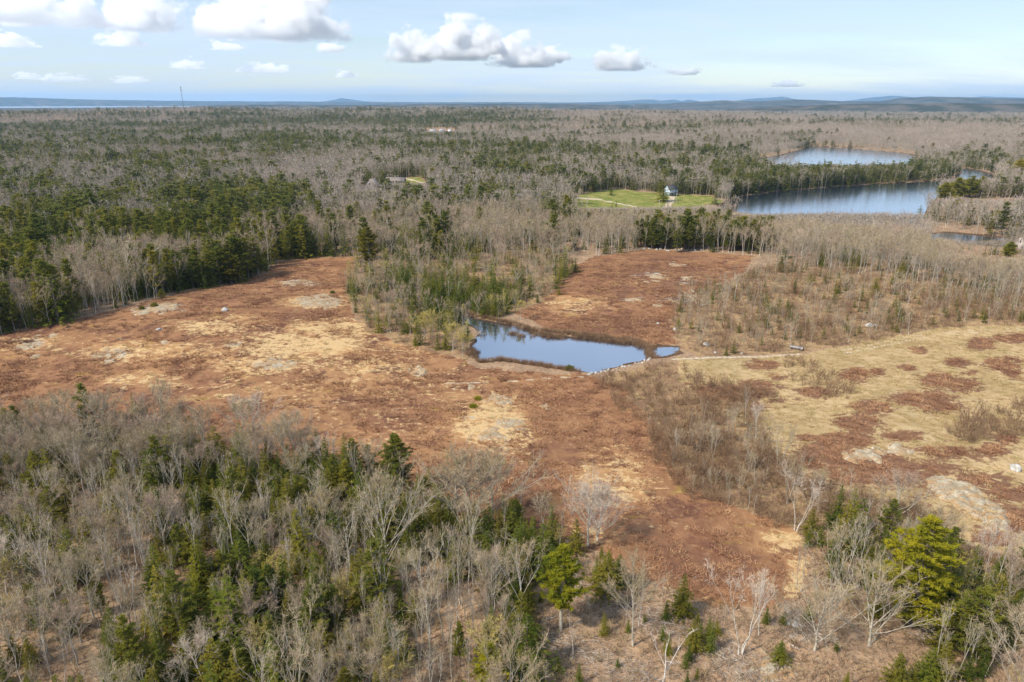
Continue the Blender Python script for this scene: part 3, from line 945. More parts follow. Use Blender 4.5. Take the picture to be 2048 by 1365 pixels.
for i in range(5):
    add_proto('maple', 0, *(lambda w, t: (w, 'grey_bark', t, 'grey_twigs' if i % 3 else 'rosy_twigs'))(*bare_tree(100 + i, 12, fork=.24 + .03 * i, spread=.62 + .1 * (i % 3), limbs=11, subs=9, twigs=10, fine=3, tw=.030, rt=.17)), 12)
for i in range(4):
    add_proto('fan', 0, *(lambda w, t: (w, 'grey_bark', t, 'rosy_twigs' if i == 2 else 'grey_twigs'))(*bare_tree(120 + i, 11, fork=(.10, .16, .26, .20)[i], spread=(.78, .72, .66, .74)[i], limbs=22, subs=9, twigs=8, fine=3, tw=.028, rt=.15, up=.22, twl=.070)), 11)
for i in range(4):
    add_proto('birch', 0, *(lambda w, t: (w, 'pale_bark' if i % 2 else 'grey_bark', t, 'grey_twigs'))(*bare_tree(140 + i, 11, fork=.42, spread=.42, limbs=8, subs=5, twigs=7, fine=3, tw=.026, rt=.085, up=.35, lean=.04, stems=1 + (i == 2) * 2)), 11)
for i in range(5):
    add_proto('sapling', 0, *(lambda w, t: (w, 'pale_bark' if i < 3 else 'grey_bark', t, 'grey_twigs'))(*bare_tree(160 + i, 8, fork=.36, spread=.24, limbs=7, subs=3, twigs=5, fine=1, tw=.024, rt=.05, up=.5, lean=.05, sides=4)), 8)
for i in range(3):
    add_proto('budding', 0, *(lambda w, t: (w, 'grey_bark', t, 'budding_twigs'))(*bare_tree(180 + i, 8, fork=.15, spread=.5, limbs=10, subs=7, twigs=9, fine=4, tw=.055, rt=.08, up=.3, stems=1 + 2 * (i == 1))), 8)
for i in range(5):
    add_proto('spruce', 0, *(lambda w, t: (w, 'dark_bark', t, 'spruce_needles'))(*spruce(200 + i, 9, width=.21 + .035 * (i % 3), per=9, n=15, size=.44, rag=.25 + .05 * i, skirt=.05 + .03 * (i % 2))), 9)
for i in range(4):
    add_proto('pine', 0, *(lambda w, t: (w, 'dark_bark', t, 'pine_needles'))(*pine(220 + i, 14, crown=.76 + .05 * (i % 3), width=.19 + .015 * i, whorls=15, per=5, clumps=6, needles=16, size=.55, bw=.2, cone=i % 2 == 0)), 14)
for i in range(3):
    add_proto('shrub', 0, *(lambda w, t: (w, 'shrub_twigs', t, 'shrub_twigs'))(*bush(240 + i, 2.4, 2.6, stems=16, per=8, tw=.030, fine=3)), 2.4)
for i in range(3):
    add_proto('snag', 0, *(lambda w, t: (w, 'pale_bark', t, 'dead_wood'))(*bare_tree(260 + i, 11, fork=.35, spread=.62, limbs=5, subs=3, twigs=2, fine=1, tw=.045, rt=.14, up=.25, lean=.06)), 11)
for i in range(2):
    add_proto('cedar', 0, *(lambda w, t: (w, 'dark_bark', t, 'cedar_needles'))(*spruce(280 + i, 8, width=.25, per=9, n=14, size=.46, rag=.4, skirt=.08)), 8)
for i in range(4):
    add_proto('whitepine', 0, *(lambda w, t: (w, 'grey_bark' if i == 0 else 'dark_bark', t, 'pine_needles'))(*pine(290 + i, 14, crown=(.70, .84, .88, .90)[i], width=.19 + .02 * i, whorls=20, per=6, clumps=8, needles=26, size=.42, rag=.32, bw=.17)), 14)
# middle distance
for i in range(4):
    add_proto('maple', 1, *(lambda w, t: (w, 'grey_bark', t, 'grey_twigs' if i % 2 else 'rosy_twigs'))(*bare_tree(300 + i, 12, fork=.3, spread=.6, limbs=7, subs=5, twigs=7, fine=2, tw=.060, rt=.15, sides=3)), 12)
for i in range(4):
    add_proto('birch', 1, *(lambda w, t: (w, 'pale_bark' if i % 2 else 'grey_bark', t, 'grey_twigs'))(*bare_tree(320 + i, 11, fork=.38, spread=.42, limbs=6, subs=4, twigs=6, fine=2, tw=.050, rt=.10, up=.35, sides=3, lean=.05)), 11)
for i in range(3):
    add_proto('sapling', 1, *(lambda w, t: (w, 'grey_bark', t, 'grey_twigs' if i % 2 else 'shrub_twigs'))(*bare_tree(340 + i, 7, fork=.2, spread=.4, limbs=6, subs=3, twigs=5, fine=2, tw=.045, rt=.055, up=.4, sides=3)), 7)
for i in range(2):
    add_proto('budding', 1, *(lambda w, t: (w, 'grey_bark', t, 'budding_twigs'))(*bare_tree(350 + i, 8, fork=.15, spread=.5, limbs=7, subs=5, twigs=7, fine=2, tw=.07, rt=.08, up=.3, sides=3)), 8)
for i in range(4):
    add_proto('spruce', 1, *(lambda w, t: (w, 'dark_bark', t, 'spruce_needles'))(*spruce(360 + i, 9, width=.22 + .025 * i, layers=16, per=7, n=8, size=.72, rag=.3)), 9)
for i in range(4):
    add_proto('pine', 1, *(lambda w, t: (w, 'dark_bark', t, 'pine_needles'))(*pine(380 + i, 14, crown=.80 + .03 * i, width=.19 + .015 * i, whorls=13, per=5, clumps=4, needles=10, size=.80, rag=.4, cone=i != 1)), 14)
for i in range(2):
    add_proto('shrub', 1, *(lambda w, t: (w, 'shrub_twigs', t, 'shrub_twigs'))(*bush(400 + i, 2.4, 2.8, stems=10, per=6, tw=.055, fine=2)), 2.4)
for i in range(2):
    add_proto('snag', 1, *(lambda w, t: (w, 'pale_bark', t, 'dead_wood'))(*bare_tree(410 + i, 11, fork=.35, spread=.5, limbs=4, subs=3, twigs=2, fine=0, tw=.07, rt=.14, up=.25, sides=3)), 11)
add_proto('cedar', 1, *(lambda w, t: (w, 'dark_bark', t, 'cedar_needles'))(*spruce(420, 8, width=.25, layers=15, per=7, n=8, size=.7, rag=.35)), 8)
# far
for i in range(4):
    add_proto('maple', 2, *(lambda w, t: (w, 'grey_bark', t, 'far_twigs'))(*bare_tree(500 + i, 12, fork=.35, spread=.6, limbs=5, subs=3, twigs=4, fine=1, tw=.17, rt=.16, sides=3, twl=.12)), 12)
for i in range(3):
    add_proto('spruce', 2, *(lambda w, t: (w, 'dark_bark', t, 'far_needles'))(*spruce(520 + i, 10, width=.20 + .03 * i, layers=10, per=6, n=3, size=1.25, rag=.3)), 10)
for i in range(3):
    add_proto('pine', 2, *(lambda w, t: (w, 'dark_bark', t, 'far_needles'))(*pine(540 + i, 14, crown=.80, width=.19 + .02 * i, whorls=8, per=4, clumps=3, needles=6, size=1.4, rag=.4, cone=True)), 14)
FALLBACK = {'birch': 'maple', 'sapling': 'maple', 'budding': 'maple', 'snag': 'maple', 'cedar': 'spruce'}

def proto_list(kind, grade):
    if (kind, grade) in PROTO: return kind, PROTO[(kind, grade)]
    k2 = FALLBACK.get(kind, kind)
    return k2, PROTO[(k2, grade)]

def whole_mesh(p):
    if 'whole' not in p:
        p['whole'] = join2(p['key'], p['a'], p['ma'], p['b'], p['mb'])
    return p['whole']
def part_meshes(p):
    if 'pm' not in p:
        p['pm'] = (p['a'].mesh('trunk', p['ma']), p['b'].mesh('crown', p['mb']))
    return p['pm']

# ------------------------------------------------------------------ scattering masses with geometry nodes
def scatter(name, label, cat, pts, rot, scl, var, meshes):
    """pts (n,3), rot about z, scl (n,3), var index into meshes"""
    cname = name + '_models'
    coll = bpy.data.collections.new(cname)
    for i, me in enumerate(meshes):
        coll.objects.link(bpy.data.objects.new(f'{cname}_{i:03d}', me))
    me = bpy.data.meshes.new(name)
    n = len(pts)
    me.vertices.add(n)
    me.vertices.foreach_set('co', np.asarray(pts, np.float32).ravel())
    a = me.attributes.new('turn', 'FLOAT_VECTOR', 'POINT'); a.data.foreach_set('vector', np.stack([np.zeros(n), np.zeros(n), rot], 1).astype(np.float32).ravel())
    a = me.attributes.new('size', 'FLOAT_VECTOR', 'POINT'); a.data.foreach_set('vector', np.asarray(scl, np.float32).ravel())
    a = me.attributes.new('which', 'INT', 'POINT'); a.data.foreach_set('value', np.asarray(var, np.int32))
    g = bpy.data.node_groups.new(name, 'GeometryNodeTree')
    g.interface.new_socket('Geometry', in_out='INPUT', socket_type='NodeSocketGeometry')
    g.interface.new_socket('Geometry', in_out='OUTPUT', socket_type='NodeSocketGeometry')
    N, L = g.nodes, g.links
    gi, go = N.new('NodeGroupInput'), N.new('NodeGroupOutput')
    ci = N.new('GeometryNodeCollectionInfo')
    ci.inputs['Collection'].default_value = coll
    ci.inputs['Separate Children'].default_value = True
    ci.inputs['Reset Children'].default_value = True
    ip = N.new('GeometryNodeInstanceOnPoints')
    ip.inputs['Pick Instance'].default_value = True
    def na(nm, ty):
        o = N.new('GeometryNodeInputNamedAttribute'); o.data_type = ty
        o.inputs['Name'].default_value = nm
        return o.outputs['Attribute']
    e2r = N.new('FunctionNodeEulerToRotation')
    L.new(na('turn', 'FLOAT_VECTOR'), e2r.inputs[0])
    L.new(gi.outputs[0], ip.inputs['Points'])
    L.new(ci.outputs[0], ip.inputs['Instance'])
    L.new(na('which', 'INT'), ip.inputs['Instance Index'])
    L.new(e2r.outputs[0], ip.inputs['Rotation'])
    L.new(na('size', 'FLOAT_VECTOR'), ip.inputs['Scale'])
    L.new(ip.outputs[0], go.inputs[0])
    o = link(name, me)
    md = o.modifiers.new('scatter', 'NODES')
    md.node_group = g
    return tag(o, label, cat, kind='stuff')
# ------------------------------------------------------------------ woods: who grows where
RNG = np.random.default_rng(77)
NEARWOOD_OPEN = [(1050, 1130), (1290, 1100), (1420, 1215), (1560, 1215), (1640, 1190), (1660, 1365), (1560, 1700), (1000, 1700), (1080, 1365)]
BIRCHWOOD = [(1120, 500), (1150, 470), (1290, 470), (1540, 480), (1700, 470), (1860, 470), (2400, 560), (2400, 620), (2000, 600), (1850, 570), (1700, 545), (1560, 518), (1512, 513), (1400, 505), (1290, 499), (1190, 513), (1150, 532)]
PINEGROVE = [(1270, 497), (1300, 478), (1400, 470), (1540, 475), (1540, 503), (1400, 505)]
POINT = [(1470, 372), (1560, 360), (1640, 352), (1700, 345), (1800, 342), (1860, 338), (1918, 342), (1914, 354), (1870, 361), (1800, 365), (1720, 369), (1640, 375), (1560, 382), (1500, 389)]
POINT2 = [(1430, 392), (1420, 345), (1500, 325), (1518, 340), (1550, 354), (1600, 356), (1500, 385), (1470, 394)]
SUNNYHILL = [(1890, 470), (1865, 440), (1870, 405), (1900, 385), (1975, 366), (2400, 350), (2400, 470), (2000, 470)]
# conifer stands of the far woods: centre, radii, strength
STANDS = [(120, 330, 170, 26, .55), (330, 350, 140, 24, .6), (560, 300, 160, 22, .5), (700, 285, 200, 16, .55), (150, 420, 160, 40, .5), (420, 430, 160, 40, .55), (560, 440, 110, 36, .55),
          (980, 300, 190, 18, .8), (1000, 355, 120, 18, .65), (900, 400, 130, 14, .55), (1030, 325, 160, 18, .7), (1280, 270, 90, 10, .8), (1400, 262, 130, 8, .7), (1120, 262, 120, 8, .7),
          (600, 250, 330, 10, .5), (900, 246, 260, 8, .6), (250, 262, 250, 10, .5), (1740, 250, 240, 5, .7), (1950, 246, 130, 5, .7), (1580, 280, 60, 8, .7), (1430, 320, 110, 16, .75), (1250, 315, 130, 12, .55),
          (1480, 370, 70, 18, .75), (1330, 350, 80, 14, .6), (60, 500, 120, 50, .45), (420, 470, 260, 50, .3), (100, 455, 200, 60, .25), (1320, 376, 110, 9, .7), (330, 500, 180, 30, .45), (900, 440, 70, 14, .5), (1120, 470, 60, 12, .3), (60, 270, 160, 10, .5), (440, 300, 120, 10, .4), (300, 235, 300, 6, .4), (800, 230, 300, 6, .45), (80, 625, 130, 34, .5), (220, 575, 150, 30, .45), (560, 505, 90, 20, .4)]
BARES = [(1950, 420, 120, 40, .6), (640, 365, 220, 22, .5), (300, 385, 160, 14, .5), (900, 375, 120, 14, .4), (1050, 285, 120, 7, .7), (1250, 290, 140, 8, .6), (700, 480, 160, 22, .45), (1700, 270, 260, 8, .7), (1850, 290, 160, 12, .7), (160, 385, 110, 14, .4), (450, 330, 60, 8, .3), (760, 400, 120, 12, .6), (1000, 430, 90, 12, .3)]

def soft(u, v, L):
    s = np.zeros_like(u)
    for a, b, ru, rv, w in L:
        s = s + w * np.exp(-(((u - a) / ru) ** 2 + ((v - b) / rv) ** 2))
    return s

OPENZONE = HEATH[0][:11] + [(720, 520), (900, 490), (1120, 490), (1190, 513), (1290, 499), (1512, 513), (1560, 518), (2400, 540), (2400, 1230), (2048, 1180), (1880, 1090), (1700, 1080), (1600, 1064)] + HEATH[0][27:]
def clear_of_open(u, v):
    bad = inpoly(u, v, OPENZONE)
    for L in (HEATH, MEADOW):
        for p in L: bad |= inpoly(u, v, p)
    for p in SCRUB: bad &= ~inpoly(u, v, p)
    for p in LAWN: bad |= inpoly(u, v, p)
    return bad

def candidates(r0, r1, cell, half=44):
    n = int(r1 / cell) + 2
    xs = np.arange(-math.sin(R(half)) * r1, math.sin(R(half)) * r1, cell)
    ys = np.arange(20, r1, cell)
    X, Y = np.meshgrid(xs, ys)
    X = (X + RNG.uniform(-.48, .48, X.shape) * cell).ravel(); Y = (Y + RNG.uniform(-.48, .48, Y.shape) * cell).ravel()
    d = np.hypot(X, Y)
    az = np.degrees(np.arctan2(X, Y))
    k = (d >= r0) & (d < r1) & (np.abs(az) < half)
    return X[k], Y[k]

TREES = []          # dicts of arrays: x y z kind h
KINDS = ['maple', 'birch', 'sapling', 'budding', 'spruce', 'pine', 'shrub', 'snag', 'cedar']
KI = {k: i for i, k in enumerate(KINDS)}
LAND = []           # single trees placed by hand: x, y to keep crowds off
def grow(r0, r1, cell, zone):
    X, Y = candidates(r0, r1, cell)
    Z = height(X, Y, zone == 'near')
    wx, wy = X + fbm(X / 7, Y / 7, 61, 2) * 1.5, Y + fbm(X / 7, Y / 7, 67, 2) * 2.0
    u, v = project(wx, wy, Z)
    sd = water_sd(X, Y)
    k = (v < 1560) & (sd > 0.8) & ~clear_of_open(u, v)
    X, Y, Z, u, v, sd = (a[k] for a in (X, Y, Z, u, v, sd))
    n = len(X)
    rnd = RNG.uniform(size=n); r2 = RNG.uniform(size=n); r3 = RNG.normal(size=n)
    dd = np.hypot(X, Y)
    patch = fbm(X / 38, Y / 38, 71, 3) * (1 - smooth(600, 1500, dd) * .5) + fbm(X / 130, Y / 90, 72, 3) * smooth(500, 1500, dd) * 1.1
    patch2 = fbm(X / 13, Y / 13, 73, 2)
    broad = fbm(X / 160, Y / 160, 79, 3)
    con = np.clip(0.30 + soft(u, v, STANDS) * .85 - soft(u, v, BARES) * .75 + patch * .85 + broad * .35, 0.02, .97)
    con = np.where(u > 1100, con - .14 * smooth(300, 270, v), con)
    kind = np.full(n, -1); h = np.zeros(n); keep = np.ones(n)
    # default wood
    isc = rnd < con
    pinef = np.clip(.26 - .12 * (zone == 'far') + patch2 * .5 + .15 * smooth(900, 300, u), .08, .85)
    kind = np.where(isc, np.where(r2 < pinef, KI['pine'], KI['spruce']), np.where(r2 < .55, KI['maple'], KI['birch']))
    h = np.where(isc, np.where(r2 < pinef, 13.5, 10.0), 11.0) * np.exp(r3 * .23)
    under = (zone == 'near') & ~isc & (RNG.uniform(size=n) < .38)
    kind = np.where(under, np.where(r2 < .5, KI['sapling'], np.where(r2 < .8, KI['spruce'], KI['shrub'])), kind); h = np.where(under, np.where(r2 < .8, 4.5, 2.2) * np.exp(r3 * .35), h)
    scrub = np.zeros(n, bool)
    if zone == 'near':
        near = v > 860
        # the wood under the drone
        c = np.clip(.27 + patch * .50 + soft(u, v, [(640, 1020, 190, 55, .6), (400, 930, 110, 60, .35), (960, 1085, 110, 70, .6), (1070, 1200, 60, 70, .5), (420, 1030, 110, 60, .25), (1060, 1320, 90, 90, .5), (430, 1250, 80, 80, .25), (1850, 1290, 150, 80, .45)]) - soft(u, v, [(250, 1250, 200, 120, .15), (850, 1280, 140, 120, .25)]), .05, .9)
        isn = near & (rnd < c)
        kind = np.where(near, np.where(isn, np.where(r2 < .12, KI['pine'], np.where(r2 < .40, KI['cedar'], KI['spruce'])), np.where(r2 < .11, KI['maple'], np.where(r2 < .24, KI['birch'], np.where(r2 < .31, KI['budding'], KI['sapling'])))), kind)
        hh = np.array([7.8, 8.5, 7.2, 5.5, 6.6, 8.0, 2.0, 9, 6.4])[kind]
        h = np.where(near, hh * np.exp(r3 * .24), h)
        keep = np.where(near, .46 + .44 * isn, keep)
        # upper left rim is an older broadleaved stand
        rim = near & (v < 1010) & (u < 620) & ~isn
        kind = np.where(rim & (r2 < .65), KI['maple'], kind); h = np.where(rim & (r2 < .65), 9.5 * np.exp(r3 * .18), h)
        # opening with slash, lower right
        op = inpoly(u, v, NEARWOOD_OPEN)
        kind = np.where(op, np.where(r2 < .42, KI['spruce'], np.where(r2 < .75, KI['sapling'], KI['shrub'])), kind)
        h = np.where(op, np.where(r2 < .42, 2.6, np.where(r2 < .75, 3.2, 1.6)) * np.exp(r3 * .3), h)
        keep = np.where(op, .30, keep)
        fl = inpoly(u, v, [(1560, 1265), (1700, 1270), (1790, 1265), (1860, 1300), (1870, 1500), (1560, 1500)])
        kind = np.where(fl, np.where(r2 < .55, KI['spruce'], KI['shrub']), kind); h = np.where(fl, np.where(r2 < .55, 2.8, 1.4) * np.exp(r3 * .2), h)
        rr = near & (u > 1640) & ~op & ~fl
        keep = np.where(fl, .22, keep)
        keep = np.where(rr, .40 + .25 * isn, keep)
        # scrub beyond the fields
        s_in = np.array([inpoly(u, v, p) for p in SCRUB])
        s0, s1, s2, s3, s4, s5 = s_in
        s2 = s2 | s4 | s5
        kind = np.where(s0, np.where(r2 < .52, KI['shrub'], np.where(r2 < .80, KI['sapling'], np.where(r2 < .87, KI['birch'], KI['spruce']))), kind)
        h = np.where(s0, np.array([7, 7.5, 5.0, 4, 3.8, 6, 2.5, 6, 4])[kind] * np.exp(r3 * .25), h)
        keep = np.where(s0, .62 + .5 * patch2 + .25 * soft(u, v, [(1450, 610, 80, 40, 1), (1700, 640, 160, 30, 1.2), (1980, 610, 120, 30, 1.2)]), keep)
        kind = np.where(s1, np.where(r2 < .62, KI['shrub'], np.where(r2 < .92, KI['sapling'], KI['birch'])), kind)
        h = np.where(s1, np.array([7, 6.0, 4.4, 4, 3, 6, 2.5, 6, 4])[kind] * np.exp(r3 * .25), h)
        keep = np.where(s1, .76 + .8 * patch2, keep)
        kind = np.where(s2, KI['shrub'], kind); h = np.where(s2, 1.9 * np.exp(r3 * .3), h); keep = np.where(s2, .8 + .6 * patch2, keep)
        kind = np.where(s3, np.where(r2 < .36, KI['shrub'], np.where(r2 < .52, KI['sapling'], np.where(r2 < .70, KI['maple'], np.where(r2 < .83, KI['budding'], KI['spruce'])))), kind)
        h = np.where(s3, np.array([6.5, 9.0, 5.5, 5, 5.5, 6, 2.0, 8, 4])[kind] * np.exp(r3 * .28), h)
        spr = soft(u, v, [(885, 610, 50, 40, 1), (960, 600, 70, 25, 1), (800, 570, 40, 25, .6), (980, 500, 150, 14, .5), (1120, 580, 20, 40, .5)])
        k3 = s3 & (rnd < spr * .7)
        kind = np.where(k3, KI['spruce'], kind); h = np.where(k3, 7.5 * np.exp(r3 * .2), h)
        keep = np.where(s3, .60 + .6 * patch2 + .3 * spr - .45 * soft(u, v, [(885, 690, 60, 28, 1)]), keep)
        scrub = s0 | s1 | s2 | s3
        rim2 = s3 & (sd < 7) & (sd > 0)
        kind = np.where(rim2 & (r2 < .4), KI['snag'], kind); h = np.where(rim2 & (r2 < .4), 5 * np.exp(r3 * .3), h)
    # white-stemmed wood behind the upper field
    bw = inpoly(u, v, BIRCHWOOD)
    kind = np.where(bw, np.where(r2 < .10, KI['spruce'], np.where(r2 < .80, KI['birch'], KI['maple'])), kind)
    h = np.where(bw, np.where(r2 < .10, 7, 12.0) * np.exp(r3 * .13), h)
    kind = np.where((kind == KI['pine']) & (u > 1545) & (u < 1990) & (v > 430) & (v < 600), KI['birch'], kind)
    pg = inpoly(u, v, PINEGROVE)
    kind = np.where(pg & (rnd < .42), KI['pine'], kind); h = np.where(pg & (rnd < .42), 14 * np.exp(r3 * .12), h)
    for pp in (POINT, POINT2):
        pt = inpoly(u, v, pp)
        kind = np.where(pt, np.where(r2 < .60, KI['spruce'], np.where(r2 < .90, KI['pine'], KI['maple'])), kind)
        h = np.where(pt, 14.5 * np.exp(r3 * .13), h)
    sh = inpoly(u, v, SUNNYHILL)
    kind = np.where(sh, np.where(rnd < .14, np.where(r2 < .5, KI['pine'], KI['spruce']), KI['maple']), kind)
    # low growth between the lawn and the lake, and along the creek
    low = inpoly(u, v, [(1130, 418), (1250, 424), (1330, 423), (1400, 414), (1450, 407), (1470, 425), (1560, 436), (1850, 448), (1900, 462), (1900, 470), (1560, 452), (1400, 445), (1130, 440)])
    h = np.where(low, h * np.where(kind >= KI['spruce'], .6, .55), h)
    kind = np.where(low & (rnd < .85), KI['maple'], kind)
    # young growth only in front of the lake, the lawn and the houses
    d_ = np.hypot(X, Y)
    for (u0, u1, vl, v1) in ((1455, 1850, 431, 500), (1150, 1450, 417, 470), (722, 768, 379, 425), (768, 856, 369, 410), (852, 912, 264, 280), (1850, 2012, 486, 560), (1900, 1970, 520, 600), (1970, 2400, 526, 620), (1530, 1820, 331, 352), (1880, 1992, 364, 412), (1862, 2060, 404, 470)):
        m_ = (u > u0) & (u < u1) & (v > vl - 6) & (v < v1)
        h = np.where(m_, np.minimum(h, np.maximum((v - vl) * d_ / FPX * .95, 1.2)), h)
    keep = np.where(inpoly(u, v, [(1850, 400), (2060, 396), (2060, 470), (1850, 468)]) & (zone != 'near'), keep * .5, keep)
    house = np.zeros(n, bool)
    for (hx, hy, hr) in HOUSE_SPOTS: house |= np.hypot(X - hx, Y - hy) < hr
    keep = np.where(house, 0, keep)
    for (lx, ly, lr) in LAND: keep = np.where(np.hypot(X - lx, Y - ly) < lr, 0, keep)
    ok = (RNG.uniform(size=n) < keep) & (kind >= 0) & (line_mask(X, Y, PATHS) < .2 if zone != 'far' else True)
    TREES.append(dict(x=X[ok], y=Y[ok], z=Z[ok], kind=kind[ok], h=np.clip(h[ok], .8, 21), zone=np.full(ok.sum(), {'near': 0, 'mid': 1, 'far': 2}[zone])))

HOUSE_SPOTS = []
for u_, v_, r_ in ((1342, 391, 9), (745, 379, 9), (768, 378, 6), (793, 366, 11), (866, 265, 14), (884, 265, 12), (900, 265, 12), (2050, 500, 14)):
    x_, y_, z_ = at(u_, v_)
    HOUSE_SPOTS.append((x_, y_, r_))

